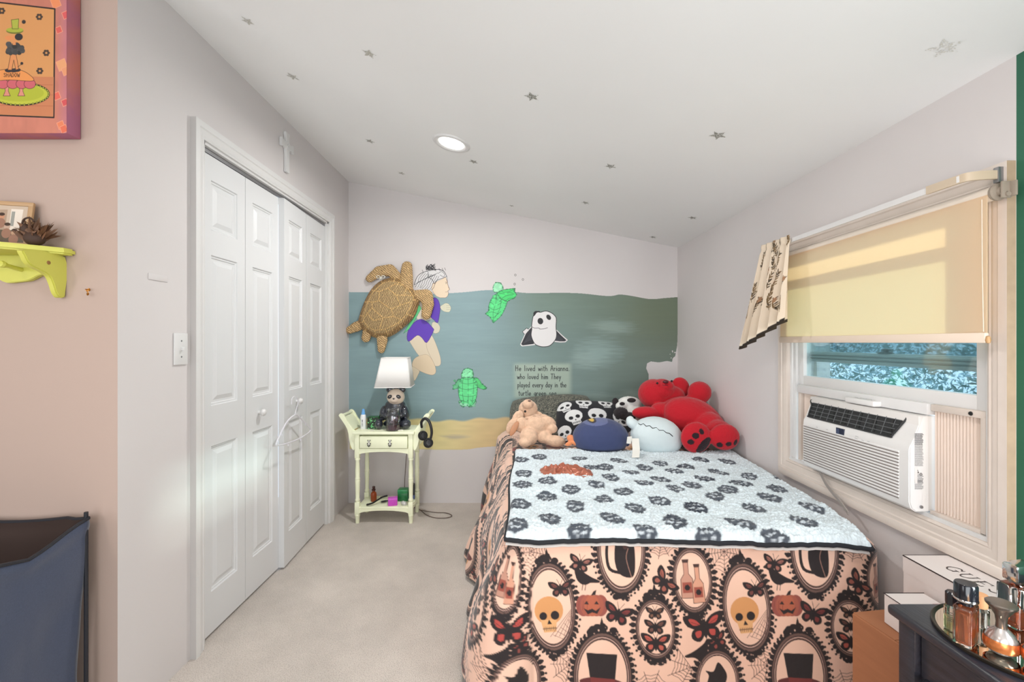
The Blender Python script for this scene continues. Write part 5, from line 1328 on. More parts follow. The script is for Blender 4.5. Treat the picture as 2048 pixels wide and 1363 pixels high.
Mq=Matrix.Translation((.30,3.22,.70))@Matrix.Rotation(math.radians(-4),4,'Y')@Matrix.Rotation(math.radians(-50),4,'X')
pillow('pillow',.31,.19,.075,Mq,lambda U,V: mb.sample((U+1)*99,(V+1)*59),PLU,'grey and black marbled pillow at the back of the bed against the mural',n=150)

# ---------------------------------------------------------------- plush toys   (s = crop pixels)
def c1(x,y,Y): return P(960+x/3.657,720+y/3.657,Y)
def S(r,Y): return r*Y/F/3.657
FUR_T=dict(disp=.0035,dscale=150)
REDM=mat('red_fleece',attr=True,rough=.95,sheen=.2,bump=.5,bscale=300,bdist=.002)
def inell(a,items,base,Ymax):
    """colour patches placed on the toy's own front surface (x,z in metres)"""
    C=np.tile(np.array(lin(base)),(len(a),1))
    for (c,rx,rz,rot,col) in items:
        dx=a[:,0]-c[0]; dz=a[:,2]-c[2]; u=dx*math.cos(rot)+dz*math.sin(rot); v=-dx*math.sin(rot)+dz*math.cos(rot)
        m=((u/rx)**2+(v/rz)**2<1)&(a[:,1]<Ymax); C[m]=np.array(lin(col))
    return C
K_=(34,14,22)
bt=thing('teddy_bear','big red teddy bear slumped against the window wall, showing black paw pads','stuffed toy',(1.05,2.7,.60))
RED=(180,14,32)
parts=[(c1(1270,245,2.86),(S(112,2.86),S(105,2.86),S(108,2.86))),(c1(1330,215,2.83),(S(95,2.83),S(90,2.83),S(80,2.83))),(c1(1365,185,2.78),(S(52,2.8),S(50,2.8),S(38,2.8))),
       (c1(1466,200,2.86),(S(66,2.87),S(36,2.87),S(78,2.87)),(0,-.3,0)),(c1(1400,265,2.84),(S(95,2.85),S(80,2.85),S(80,2.85))),(c1(1440,320,2.80),(S(110,2.8),S(80,2.8),S(60,2.8))),
       (c1(1605,235,2.78),(S(84,2.78),S(70,2.78),S(82,2.78))),(c1(1560,320,2.78),(S(90,2.78),S(80,2.78),S(70,2.78))),
       (c1(1475,400,2.76),(S(170,2.75),S(120,2.75),S(135,2.75))),(c1(1560,430,2.70),(S(225,2.7),S(125,2.7),S(150,2.7)),(0,.42,0)),(c1(1665,490,2.62),(S(125,2.62),S(110,2.62),S(115,2.62))),(c1(1440,500,2.78),(S(200,2.78),S(120,2.78),S(110,2.78))),(c1(1640,520,2.66),(S(120,2.66),S(120,2.66),S(90,2.66))),
       (c1(1215,385,2.74),(S(105,2.74),S(50,2.74),S(48,2.74))),(c1(1330,370,2.76),(S(90,2.76),S(60,2.76),S(62,2.76))),
       (c1(1580,565,2.47),(S(112,2.47),S(50,2.47),S(114,2.47))),(c1(1590,540,2.56),(S(95,2.56),S(110,2.56),S(85,2.56))),
       (c1(1788,560,2.46),(S(110,2.46),S(55,2.46),S(98,2.46))),(c1(1740,520,2.54),(S(100,2.54),S(110,2.54),S(85,2.54)))]
pads=[(c1(1622,612,2.47),S(72,2.45),S(34,2.45),.85,K_),(c1(1570,548,2.45),S(26,2.45),S(22,2.45),0,K_),(c1(1614,518,2.45),S(17,2.45),S(22,2.45),.4,K_),(c1(1536,594,2.45),S(23,2.45),S(20,2.45),0,K_),
      (c1(1742,612,2.45),S(22,2.45),S(18,2.45),-.6,K_),(c1(1802,604,2.45),S(23,2.45),S(18,2.45),.2,K_),(c1(1856,594,2.45),S(15,2.45),S(22,2.45),-.3,K_)]
def bearcol(a): return inell(a,pads,RED,2.47)
blob('body',parts,REDM,bt,voxel=.0042,smooth=7,colfn=bearcol,disp=.0016,dscale=170)
blob('nose',[(c1(1358,158,2.735),(S(22,2.7),S(14,2.7),S(13,2.7)))],mat('bear_nose_dark',(80,14,26),.5),bt,voxel=.003,smooth=1)
for x,y in ((1297,168),(1402,152)): blob('eye',[(c1(x,y,2.765 if x<1350 else 2.76),S(8,2.8))],mat('bead_black',(16,14,16),.15),bt,voxel=.0015,smooth=1)
bm=BM(); tube(bm,cr([c1(1335,178,2.74),c1(1350,186,2.735),c1(1358,178,2.732),c1(1368,186,2.735),c1(1384,178,2.745)],4),.0014,6); obj('mouth',bm,MATS['bear_nose_dark'],bt)

TANF=mat('tan_plush',(216,180,152),.95,nscale=45,namt=.12,sheen=.2,bump=.6,bscale=160,bdist=.004)
bn=thing('plush_bunny','floppy tan plush bunny lying at the left edge of the bed','stuffed toy',(.15,2.75,.60))
Y0=2.74
parts=[(c1(352,355,Y0+.06),(S(72,Y0),S(60,Y0),S(66,Y0))),(c1(350,320,Y0+.02),(S(42,Y0),S(50,Y0),S(36,Y0))),(c1(400,480,Y0+.02),(S(100,Y0),S(80,Y0),S(90,Y0))),
       (c1(500,450,Y0),(S(62,Y0),S(38,Y0),S(40,Y0)),(0,.5,0)),(c1(530,500,Y0-.02),(S(38,Y0),S(34,Y0),S(34,Y0))),
       (c1(470,560,Y0-.02),(S(60,Y0),S(45,Y0),S(48,Y0))),(c1(550,590,Y0-.05),(S(75,Y0),S(40,Y0),S(42,Y0)),(0,.1,0)),
       (c1(355,560,Y0-.05),(S(68,Y0),S(50,Y0),S(64,Y0))),(c1(330,600,Y0-.09),(S(48,Y0),S(35,Y0),S(34,Y0))),(c1(300,470,Y0-.0),(S(50,Y0),S(40,Y0),S(60,Y0)))]
blob('body',parts,TANF,bn,voxel=.0045,smooth=4,disp=.0015,dscale=120)
blob('ear',[(c1(275,420,Y0),(S(38,Y0),S(18,Y0),S(60,Y0)),(0,.5,0)),(c1(232,480,Y0-.02),(S(36,Y0),S(16,Y0),S(62,Y0)),(0,.45,0))],TANF,bn,voxel=.004,smooth=2,disp=.002,dscale=120)
blob('ear',[(c1(428,400,Y0+.06),(S(52,Y0),S(18,Y0),S(26,Y0)),(0,.5,0)),(c1(475,420,Y0+.03),(S(40,Y0),S(18,Y0),S(24,Y0)),(0,.4,0))],TANF,bn,voxel=.004,smooth=2,disp=.002,dscale=120)
blob('inner_ear',[(c1(250,500,Y0-.045),(S(22,Y0),S(8,Y0),S(62,Y0)),(0,.5,0))],mat('satin_ear_brown',(192,136,100),.5),bn,voxel=.004,smooth=1)
for x,y in ((330,374),): blob('eye',[(c1(x,y,Y0-.025),S(9,Y0))],MATS['bead_black'],bn,voxel=.0015,smooth=1)
blob('nose',[(c1(362,297,Y0-.035),(S(12,Y0),S(7,Y0),S(7,Y0)))],mat('nose_pinkbrown',(110,80,70),.5),bn,voxel=.0018,smooth=1)

pn=thing('plush_panda','small black and white plush panda wedged between the skull pillow and the red bear','stuffed toy',(.78,3.0,.62))
WH=mat('white_plush',(226,226,222),.95,sheen=.15,bump=.5,bscale=200,bdist=.003,nscale=40,namt=.05); BLP=mat('black_plush',(36,30,32),.95,sheen=.15,bump=.5,bscale=200,bdist=.003)
blob('body',[(c1(1090,325,3.0),(S(92,3),S(70,3),S(62,3))),(c1(1120,390,2.95),(S(80,3),S(60,3),S(60,3))),(c1(1040,335,2.96),(S(48,3),S(40,3),S(36,3)))],WH,pn,voxel=.005,smooth=2,disp=.002,dscale=140)
blob('ear',[(c1(990,300,2.99),(S(24,3),S(14,3),S(26,3)))],BLP,pn,voxel=.004,smooth=1,disp=.002,dscale=140)
blob('eye_patch',[(c1(1108,292,2.935),(S(32,3),S(18,3),S(17,3)))],BLP,pn,voxel=.003,smooth=1)
blob('eye_patch',[(c1(1040,318,2.92),(S(20,3),S(10,3),S(13,3)))],BLP,pn,voxel=.003,smooth=1)
blob('arm',[(c1(1030,385,2.86),(S(52,2.9),S(45,2.9),S(42,2.9))),(c1(1080,410,2.85),(S(60,2.9),S(40,2.9),S(30,2.9)))],BLP,pn,voxel=.004,smooth=2,disp=.004,dscale=120)

nv=thing('plush_penguin','round navy plush toy lying on its side beside the white cracked egg plush','stuffed toy',(.51,2.55,.60))
NV=mat('navy_plush',attr=True,rough=.9,sheen=.2,bump=.3,bscale=250,bdist=.0015,nscale=6,namt=.06)
Yn=2.60
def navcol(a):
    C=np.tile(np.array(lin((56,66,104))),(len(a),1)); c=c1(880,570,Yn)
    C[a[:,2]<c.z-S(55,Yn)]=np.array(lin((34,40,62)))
    f=c1(820,430,Yn); m=(((a[:,0]-f.x)/S(105,Yn))**2+((a[:,2]-f.z)/S(32,Yn))**2<1); C[m]=np.array(lin((92,100,138)))
    m=(((a[:,0]-f.x+S(10,Yn))/S(32,Yn))**2+((a[:,2]-f.z)/S(16,Yn))**2<1); C[m]=np.array(lin((40,34,40)))
    m=(((a[:,0]-f.x+S(10,Yn))/S(16,Yn))**2+((a[:,2]-f.z)/S(9,Yn))**2<1); C[m]=np.array(lin((206,170,70)))
    return C
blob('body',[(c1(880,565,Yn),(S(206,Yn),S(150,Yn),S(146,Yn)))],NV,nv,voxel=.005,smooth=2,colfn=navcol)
blob('foot',[(c1(668,575,Yn),(S(36,Yn),S(26,Yn),S(28,Yn)),(0,.7,0)),(c1(650,610,Yn-.02),(S(28,Yn),S(20,Yn),S(16,Yn)),(0,-.4,0)),(c1(690,605,Yn-.02),(S(26,Yn),S(20,Yn),S(14,Yn)),(0,.6,0))],mat('orange_felt',(222,138,90),.9,sheen=.3),nv,voxel=.003,smooth=1,disp=.001)
for sg in (0,1): blob('flipper',[(c1(1075,600+sg*30,Yn-.02),(S(22,Yn),S(16,Yn),S(30,Yn)))],NV,nv,voxel=.004,smooth=1,colfn=lambda a: np.tile(np.array(lin((48,56,90))),(len(a),1))) if sg==0 else None

eg=thing('plush_egg','white oval plush with a black jagged crack line and fabric tags','stuffed toy',(.80,2.53,.60))
Ye=2.58
EGM=mat('egg_plush',(206,218,220),.9,sheen=.2,bump=.3,bscale=220,bdist=.0015,nscale=8,namt=.04)
ec=c1(1290,560,Ye); er=(S(192,Ye),S(130,Ye),S(148,Ye))
blob('body',[(ec,er,(0,.18,0)),(c1(1120,465,Ye),(S(52,Ye),S(40,Ye),S(38,Ye)),(0,.4,0)),(c1(1095,432,Ye+.01),(S(30,Ye),S(18,Ye),S(24,Ye)),(0,-.6,0))],EGM,eg,voxel=.005,smooth=2)
bm=BM(); pts=[]
for x,y in ((1092,455),(1130,462),(1150,458),(1175,472),(1195,463),(1215,482),(1240,478),(1262,497),(1290,492),(1310,512),(1340,512),(1362,530),(1385,534),(1410,556)):
    p=c1(x,y,Ye); rx,ry,rz=er; R=Euler((0,.18,0)).to_matrix().transposed()
    # slide the point along y onto the ellipsoid surface
    best=None
    for k in range(60):
        q=Vector((p.x,ec.y-ry*1.05+k*.004,p.z+0)); q.x=(960+x/3.657-CX)*q.y/F; q.z=EYE-(720+y/3.657-CY)*q.y/F
        l=R@(q-ec)
        if (l.x/rx)**2+(l.y/ry)**2+(l.z/rz)**2<1.02: best=q; break
    pts.append(best if best else Vector((p.x,ec.y-.02,p.z)))
tube(bm,pts,.0022,6); obj('crack_seam',bm,MATS['bead_black'],eg)
TAG=mat('tag_white',(226,224,216),.7)
bm=BM(); q=[c1(1078,560,2.44),c1(1112,556,2.44),c1(1104,612,2.44),c1(1072,608,2.44)]; v=[bm.verts.new(p) for p in q]+[bm.verts.new(p+Vector((0,.003,0))) for p in q]
for f in ((0,1,2,3),(7,6,5,4),(0,4,5,1),(1,5,6,2),(2,6,7,3),(3,7,4,0)): bm.faces.new([v[i] for i in f])
bmesh.ops.recalc_face_normals(bm,faces=bm.faces[:]); obj('tag',bm,TAG,eg,smooth=False)
bm=BM(); cp=[c1(1135,572,2.45),c1(1138,610,2.43),c1(1142,650,2.41),c1(1140,690,2.375),c1(1138,712,2.355)]
R_=[]
for p in cr(cp,5):
    p=Vector(p); R_.append([bm.verts.new(p+Vector((-.020,0,0))),bm.verts.new(p+Vector((.020,0,0)))])
for a,b in zip(R_,R_[1:]): bm.faces.new((a[0],a[1],b[1],b[0]))
o=obj('tag',bm,TAG,eg,smooth=False); md=o.modifiers.new('s','SOLIDIFY'); md.thickness=.0015

# copper satin bonnet
def bonnet():
    n,m=420,110; c=np.array([.262,2.115]); V=np.zeros((m,n,3))
    rad=[(0,.125),(.5,.10),(1.0,.085),(1.57,.075),(2.2,.085),(2.8,.13),(3.14,.135),(3.7,.12),(4.3,.10),(4.71,.085),(5.3,.11),(5.9,.135),(6.283,.125)]
    th=np.linspace(0,2*PI,n,endpoint=False); R=.94*np.interp(th,[a for a,_ in rad],[b for _,b in rad])
    for i in range(m):
        r=1-i/(m-1)
        x=c[0]+R*r*np.cos(th); y=c[1]+R*r*np.sin(th)*1.22
        a1=x*88+y*46+2.6*np.sin(y*40+1)+1.6*np.sin(x*30); a2=-x*60+y*110+2.4*np.sin(x*46)+.8; a3=x*170-y*60+3*np.sin(y*60)
        w1=.5+.5*np.sin(a1); w2=.5+.5*np.sin(a2)
        dome=.020*(1-r**3)+.005
        w1=w1**1.6; w2=w2**1.5; w3=.5+.5*np.sin(a3)
        z=.619+dome*(.35+.62*w1+.40*w2+.14*w3)+ .004*np.sin(th*11)*r*(1-r)*4
        if i==0: z=np.full(n,.622)
        V[i]=np.stack([x,y,z],-1)
    return grid_mesh('b',V,closeu=True,flip=False)
SAT=mat('copper_satin',(178,106,84),.28,.25)
bo=obj('satin_bonnet',bonnet(),SAT,angle=180); tag(bo,'crumpled copper satin bonnet lying on the fleece blanket','bonnet')
# ---------------------------------------------------------------- nightstand
NSM=mat('nightstand_pale_green',(244,248,216),.4,nscale=9,namt=.03,bump=.08,bscale=40)
NX0,NX1,NYF,NYB,NZT=-1.050,-.685,3.045,3.245,.628
ns=thing('nightstand','pale yellow-green turned-leg nightstand with a drawer, in the far corner under the turtle','nightstand',((NX0+NX1)/2,3.14,0))
LEG=[(0,0),(.0135,0),(.0155,.06),(.0165,.062),(.0165,.075),(.0155,.078)]
def leg(x,y):
    bm=BM(); h=.0155
    lathe(bm,[(0,0),(.0125,0),(.015,.045),(.0175,.050),(.0175,.058),(.0155,.062)],(x,y,0),20)
    box(bm,x-h,x+h,y-h,y+h,.062,.145,bev=.002)
    lathe(bm,[(.012,.145),(.014,.150),(.0165,.156),(.0165,.162),(.013,.168),(.0135,.20),(.0155,.27),(.0165,.285),(.0165,.292),(.0145,.296),(.0165,.300),(.0165,.307),(.0145,.312),(.0155,.36),(.0125,.425),(.0165,.432),(.0165,.440),(.0125,.446)],(x,y,0),20)
    box(bm,x-h,x+h,y-h,y+h,.446,.610,bev=.002)
    return bm
for x in (NX0,NX1):
    for y in (NYF,NYB): obj('leg',leg(x,y),NSM,ns,angle=40)
obj('tabletop',bx(NX0-.028,NX1+.028,NYF-.030,NYB+.028,.608,NZT,bev=.005),NSM,ns)
bm=BM(); box(bm,NX0-.008,NX0+.006,NYF,NYB,.495,.608); box(bm,NX1-.006,NX1+.008,NYF,NYB,.495,.608); box(bm,NX0,NX1,NYB-.006,NYB+.008,.495,.608); obj('side_panel',bm,NSM,ns,smooth=False)
xs=np.linspace(NX0+.014,NX1-.014,24)
def apron(y0,y1,zt,zb,rise):
    low=[(x,zb+rise*max(0,math.sin((x-xs[0])/(xs[-1]-xs[0])*PI))**.55) for x in xs]
    bm=BM(); prism(bm,[(xs[0],zt)]+low+[(xs[-1],zt)],'y',y0,y1,bev=.0015); return bm
obj('apron',apron(NYF-.012,NYF+.004,.510,.470,.018),NSM,ns)
dr=obj('drawer',bx(NX0+.020,NX1-.020,NYF-.020,NYF+.15,.514,.596,bev=.003),NSM,ns)
for x in (-.962,-.820):
    kb=[(Vector((x,NYF-.030,.562)),(.0085,.006,.008)),(Vector((x,NYF-.030,.546)),(.0095,.006,.010))]
    blob('panda_knob',kb,mat('knob_white',(226,224,218),.3),dr,voxel=.0015,smooth=1)
    kk=[(Vector((x+a,NYF-.032+f,z)),r) for a,f,z,r in ((-.0075,0,.571,.0035),(.0075,0,.571,.0035),(-.0035,-.004,.563,.0024),(.0035,-.004,.563,.0024),(-.009,-.002,.548,.0045),(.009,-.002,.548,.0045),(-.006,-.003,.536,.0045),(.006,-.003,.536,.0045),(0,-.003,.530,.004))]
    for q in kk: 
        b=BM(); bmesh.ops.create_icosphere(b,subdivisions=2,radius=q[1],matrix=Matrix.Translation(q[0])); obj('knob_spot',b,BLACK,dr,angle=180)
obj('shelf',bx(NX0-.004,NX1+.004,NYF-.012,NYB+.012,.098,.112,bev=.003),NSM,ns)
obj('shelf_apron',apron(NYF-.012,NYF+.002,.100,.068,.020),NSM,ns)
bm=BM()
for x in (NX0,NX1): box(bm,x-.006,x+.006,NYF,NYB,.080,.100)
obj('shelf_rail',bm,NSM,ns,smooth=False)
for sg,xe,nm in ((-1,NX0-.018,'left'),(1,NX1+.018,'right')):
    poly=cr([(xe,.505),(xe+sg*.020,.508),(xe+sg*.036,.555),(xe+sg*.052,.640),(xe+sg*.098,.715),(xe+sg*.110,.735),(xe+sg*.098,.748),(xe+sg*.076,.738),(xe+sg*.048,.690),(xe+sg*.012,.640),(xe-sg*.004,.615)],3,True)
    for y in (NYF-.004,NYB-.012):
        bm=BM(); prism(bm,[(a,b) for a,b in poly],'y',y,y+.016,bev=.002); obj('end_bracket',bm,NSM,ns)
    bm=BM(); tube(bm,[(xe+sg*.092,NYF-.002,.732),(xe+sg*.092,NYB+.002,.732)],.010,14); obj('end_rail',bm,NSM,ns)
    obj('end_board',bx(-.003,.003,NYF+.010,NYB-.010,-.055,.055,mtx=Matrix.Translation((xe+sg*.052,0,.676))@Matrix.Rotation(sg*.62,4,'Y')),NSM,ns,smooth=False)

# panda lamp
def c6(x,y,Y): return P(660+x/3.7867,700+y/3.7867,Y)
pl=thing('table_lamp','table lamp with a white square shade on a ceramic panda hugging a glass jar','lamp',(-.82,3.15,NZT))
Yl=3.155; q=lambda r: r*Yl/F/3.7867
CER=mat('panda_ceramic_black',(38,42,52),.12,coat=.8); CEW=mat('panda_ceramic_cream',(226,208,190),.2,coat=.5)
bx_=c6(492,480,Yl).x
blob('body',[(Vector((bx_,Yl+.015,.735)),(q(96),.062,.085)),(Vector((bx_,Yl+.012,.79)),(q(78),.05,.04)),
   (Vector((bx_-q(82),Yl-.015,.735)),(q(30),.035,.055),(0,.15,0)),(Vector((bx_+q(82),Yl-.015,.735)),(q(30),.035,.055),(0,-.15,0)),
   (Vector((bx_-q(50),Yl-.055,.725)),(q(32),.02,.022)),(Vector((bx_+q(52),Yl-.055,.725)),(q(32),.02,.022)),
   (Vector((bx_-q(105),Yl-.055,.666)),(q(30),.032,.036)),(Vector((bx_+q(95),Yl-.055,.666)),(q(40),.032,.036)),(Vector((bx_,Yl,.66)),(q(90),.06,.03))],CER,pl,voxel=.004,smooth=2)
hc=c6(498,352,Yl-.01)
hd=blob('head',[(hc,(q(68),.050,q(62))),(hc+Vector((0,-.030,-.016)),(q(34),.026,q(26)))],CEW,pl,voxel=.0035,smooth=2)
for s_ in (-1,1):
    blob('ear',[(hc+Vector((s_*q(48),.004,q(52))),(q(25),.012,q(24)))],CER,hd,voxel=.003,smooth=1)
    blob('eye_patch',[(hc+Vector((s_*q(32),-.044,q(6))),(q(19),.010,q(14)),(0,s_*.5,0))],CER,hd,voxel=.002,smooth=1)
    b=BM(); bmesh.ops.create_icosphere(b,subdivisions=2,radius=.0028,matrix=Matrix.Translation(hc+Vector((s_*q(30),-.0545,q(8))))); obj('eye',b,CEW,hd,angle=180)
blob('nose',[(hc+Vector((0,-.056,-q(8))),(q(8),.004,q(6)))],CER,hd,voxel=.0012,smooth=1)
jx,jy=c6(480,520,Yl-.085).x,Yl-.085
JG=pane_mat('jar_glass',(214,218,222),.25)
bm=BM(); lathe(bm,[(0,.002),(.046,.002),(.050,.008),(.050,.105),(.046,.116),(.041,.120),(.042,.138),(.045,.140),(.045,.146),(.041,.148)],(jx,jy,NZT),32); obj('glass_jar',bm,JG,pl,angle=60)
bm=BM(); lathe(bm,[(0,.005),(.045,.005),(.047,.015),(.047,.030),(.0,.033)],(jx,jy,NZT),28); obj('jar_contents',bm,mat('jar_purple',(112,62,84),.5,nscale=60,namt=.4),pl)
rr=random.Random(6); bm=BM()
for k in range(14):
    a=rr.uniform(0,6.3); r=rr.uniform(0,.028); p=Vector((jx+r*math.cos(a),jy+r*math.sin(a),NZT+.04+rr.uniform(0,.05)))
    box(bm,-.012,.012,-.008,.008,-.001,.001,mtx=Matrix.Translation(p)@Euler((rr.uniform(0,3),rr.uniform(0,3),rr.uniform(0,3))).to_matrix().to_4x4())
o=obj('jar_papers',bm,mat('paper_mix',(206,190,200),.7,nscale=30,col2=(150,120,140)),pl,smooth=False); o['kind']='stuff'
# shade
sx0,sx1=c6(358,270,Yl).x,c6(628,270,Yl).x; tx0,tx1=c6(402,60,Yl).x,c6(600,60,Yl).x
def rsq(cx,hx,r,z,rot,n=8):
    out=[]
    for k,(sx_,sy_) in enumerate(((1,1),(-1,1),(-1,-1),(1,-1))):
        for i in range(n+1):
            a=PI/2*k+PI/2*i/n; out.append(Vector((sx_*(hx-r)+r*math.cos(a),sy_*(hx-r)+r*math.sin(a),z)))
    return [Matrix.Translation((cx,Yl,0))@Matrix.Rotation(rot,4,'Z')@p for p in out]
bm=BM(); ra=rsq((sx0+sx1)/2,(sx1-sx0)/2/1.02,.016,.925,.10); rb=rsq((tx0+tx1)/2,(tx1-tx0)/2/1.02,.014,1.126,.10)
A=[bm.verts.new(p) for p in ra]; B=[bm.verts.new(p) for p in rb]; n=len(A)
for i in range(n): bm.faces.new((A[i],A[(i+1)%n],B[(i+1)%n],B[i]))
o=obj('lamp_shade',bm,mat('shade_linen',(250,249,247),.8,transl=((255,252,248),.3)),pl,angle=50); md=o.modifiers.new('s','SOLIDIFY'); md.thickness=.002
for lo,z in ((ra,.9255),(rb,1.1255)):
    bm=BM(); tube(bm,lo+[lo[0]],.0022,6,cap=False); obj('shade_rim',bm,mat('rim_white',(232,230,226),.6),o)
lx=(sx0+sx1)/2
bm=BM(); lathe(bm,[(0,0),(.018,0),(.018,.006),(.010,.010),(.008,.05),(.014,.055),(.014,.085),(0,.088)],(hc.x,Yl,hc.z+q(58)),20); obj('socket',bm,mat('socket_dark',(48,44,42),.35,.6),pl)
bm=BM(); lathe(bm,[(0,0),(.012,.0),(.014,.02),(.028,.05),(.030,.065),(.022,.085),(0,.095)],(hc.x,Yl,hc.z+q(58)+.088),20); obj('bulb',bm,mat('bulb_white',(235,233,228),.3),pl)
bm=BM(); tube(bm,cr([(bx_+.02,Yl+.06,.64),(bx_+.0,3.285,.625),(-.765,3.29,.55),(-.775,3.285,.36),(-.785,3.285,.15),(-.76,3.30,.03),(-.70,3.30,.006),(-.655,3.25,.005),(-.60,3.17,.005),(-.53,3.12,.005),(-.45,3.12,.005),(-.42,3.16,.005),(-.47,3.21,.005),(-.55,3.22,.005),(-.66,3.26,.005)],8),.0024,8); obj('power_cord',bm,mat('cord_brown',(84,64,54),.5),pl)

# things on the nightstand top
sb=thing('spray_bottle','slim white spray bottle with a blue cap on the nightstand, left of the green box','bottle',(-1.02,3.12,NZT))
sx_=c6(252,560,3.12).x
bm=BM(); lathe(bm,[(0,0),(.0185,0),(.0195,.003),(.0195,.085),(.0165,.098),(.011,.103),(0,.103)],(sx_,3.12,NZT),28); obj('bottle_body',bm,mat('bottle_white',(226,228,230),.25),sb)
bm=BM(); lathe(bm,[(.0125,.100),(.0125,.116),(.010,.120),(.009,.135),(.006,.140),(0,.141)],(sx_,3.12,NZT),20); obj('cap',bm,mat('cap_blue',(106,168,226),.3),sb)
sc=Cv(0,0,20,60,6); sc.ell(10,8,3,4,(40,44,60)); sc.ell(10,16,3.4,3,(60,70,90))
for k,y in enumerate((26,32,38,44)): sc.line([(5+k%2,y),(15-k%2,y)],1.8,(60,60,66))
skin('label_print',sc,lambda X,Y:np.stack([sx_+.0199*np.sin((X-10)*.05),3.12-.0199*np.cos((X-10)*.05),NZT+.072-Y*.0011],-1),MATS['print_grey'],sb)
gb=thing('card_box','small black box with neon green pattern on the nightstand beside the panda lamp','box',(-.95,3.13,NZT))
gx0,gx1=c6(283,560,3.11).x,c6(362,560,3.11).x
gp=Cv(0,0,80,90,4,(24,40,28)); rr=random.Random(3)
for k in range(60):
    x,y=rr.uniform(0,80),rr.uniform(0,90); w_,h_=rr.choice(((8,5),(5,8),(10,3),(4,4))); gp.poly([(x,y),(x+w_,y),(x+w_,y+h_),(x,y+h_)],rr.choice(((90,200,110),(60,150,80),(150,220,160),(20,24,22))))
obj('carton',bx(gx0,gx1,3.11,3.17,NZT+.001,NZT+.084,bev=.001),mat('carton_green_black',(26,44,30),.4,nscale=120,col2=(60,150,80)),gb,smooth=False)
skin('carton_print',gp,lambda X,Y:np.stack([gx0+X/80*(gx1-gx0),np.full_like(X,3.1096),NZT+.083-Y/90*.081],-1),MATS['print_grey'],gb)
pk=thing('paper_packet','small white folded packet lying on the nightstand at the panda lamp foot','packet',(-.76,3.05,NZT))
bm=BM(); M=Matrix.Translation((c6(533,598,3.05).x,3.05,NZT+.004))@Matrix.Rotation(.4,4,'Z')
box(bm,-.018,.018,-.011,.011,-.003,.004,bev=.002,mtx=M); obj('packet_body',bm,mat('packet_white',(226,222,208),.5),pk)
ps=thing('pill_strip','small flat white strip on the nightstand front edge, left of the lamp','packet',(-.95,3.04,NZT))
bm=BM(); M=Matrix.Translation((c6(318,598,3.04).x,3.04,NZT+.002))@Matrix.Rotation(-.2,4,'Z'); box(bm,-.014,.014,-.006,.006,-.001,.003,bev=.001,mtx=M); obj('strip_body',bm,MATS['packet_white'],ps)

# headphones hanging on the right bracket
hpn=thing('headphones','black over-ear headphones hung on the right end bracket of the nightstand','headphones',(-.60,3.03,.55))
Yh=3.005
bm=BM(); hb=cr([c6(695,585,Yh+.03),c6(692,545,Yh+.015),c6(715,518,Yh),c6(742,528,Yh-.012),c6(762,570,Yh-.018),c6(770,625,Yh-.018),c6(760,675,Yh-.016)],8)
R_=[]; 
ribbon_pts=[Vector(p) for p in hb]
tube(bm,ribbon_pts,[.008+.002*math.sin(PI*i/(len(ribbon_pts)-1)) for i in range(len(ribbon_pts))],12); obj('headband',bm,mat('headphone_black',(30,30,34),.4),hpn)
for cxx,cyy,dy,rt in ((705,645,.0,.5),(745,700,-.028,.35)):
    M=Matrix.Rotation(rt,4,'Z')@Matrix.Rotation(PI/2-.35,4,'X')
    bm=BM(); lathe(bm,[(0,.012),(.018,.012),(.028,.008),(.033,-.002),(.033,-.010),(.027,-.018),(.018,-.019),(0,-.016)],c6(cxx,cyy,Yh+dy),28,M); e_=obj('ear_cup',bm,MATS['headphone_black'],hpn)
    bm=BM(); lathe(bm,[(.018,.013),(.022,.016),(.0275,.014),(.030,.008)],c6(cxx,cyy,Yh+dy),28,M); obj('ear_pad',bm,mat('ear_pad_black',(20,20,22),.7),e_)
bt_=c6(702,555,Yh+.012)
# items on the lower shelf
SZ=.112
br_=thing('apothecary_bottle','brown glass bottle with a dark stopper on the nightstand lower shelf','bottle',(-1.0,3.14,SZ))
bxx=c6(331,1090,3.15).x
bm=BM(); lathe(bm,[(0,0),(.0195,0),(.021,.004),(.021,.048),(.018,.060),(.010,.066),(.010,.075),(0,.075)],(bxx,3.15,SZ),28); obj('glass_body',bm,mat('amber_glass',(150,70,36),.15,trans=.3),br_)
bm=BM(); lathe(bm,[(.009,.075),(.014,.077),(.014,.084),(.008,.088),(.011,.098),(.009,.104),(0,.105)],(bxx,3.15,SZ),20); obj('stopper',bm,mat('stopper_brown',(60,30,26),.3),br_)
rzr=thing('hair_tool','black curved hair tool lying diagonally on the nightstand lower shelf','hair tool',(-.96,3.08,SZ))
bm=BM(); pts=[c6(278,1175,3.055),c6(320,1160,3.06),c6(350,1140,3.08),c6(378,1095,3.10),c6(415,1060,3.12)]
pts=[Vector((p.x,p.y,SZ+.008+k*.009)) for k,p in enumerate(pts)]
tube(bm,cr(pts,5),[.010-.0002*i for i in range(21)],10,flat=.6); obj('handle',bm,BLACK,rzr)
bm=BM(); tube(bm,[pts[-1]+Vector((-.03,.0,-.010)),pts[-1],pts[-1]+Vector((.018,.0,.004))],.006,8); obj('head',bm,BLACK,rzr)
bm=BM(); tube(bm,cr([(pts[3].x+.01,3.10,SZ+.012),(-.87,3.12,SZ+.012),(-.81,3.14,SZ+.012)],5),[.010]*5+[.007]*6,10,flat=.6); 
o=obj('hair_clamp',bm,mat('clamp_dark',(44,42,44),.4)); tag(o,'dark grey clamp lying behind the magenta box on the nightstand lower shelf','clamp')
mg=thing('magenta_box','small magenta cube box on the nightstand lower shelf','box',(-.87,3.07,SZ))
Mm=Matrix.Translation((c6(474,1150,3.07).x,3.075,SZ))@Matrix.Rotation(.25,4,'Z')
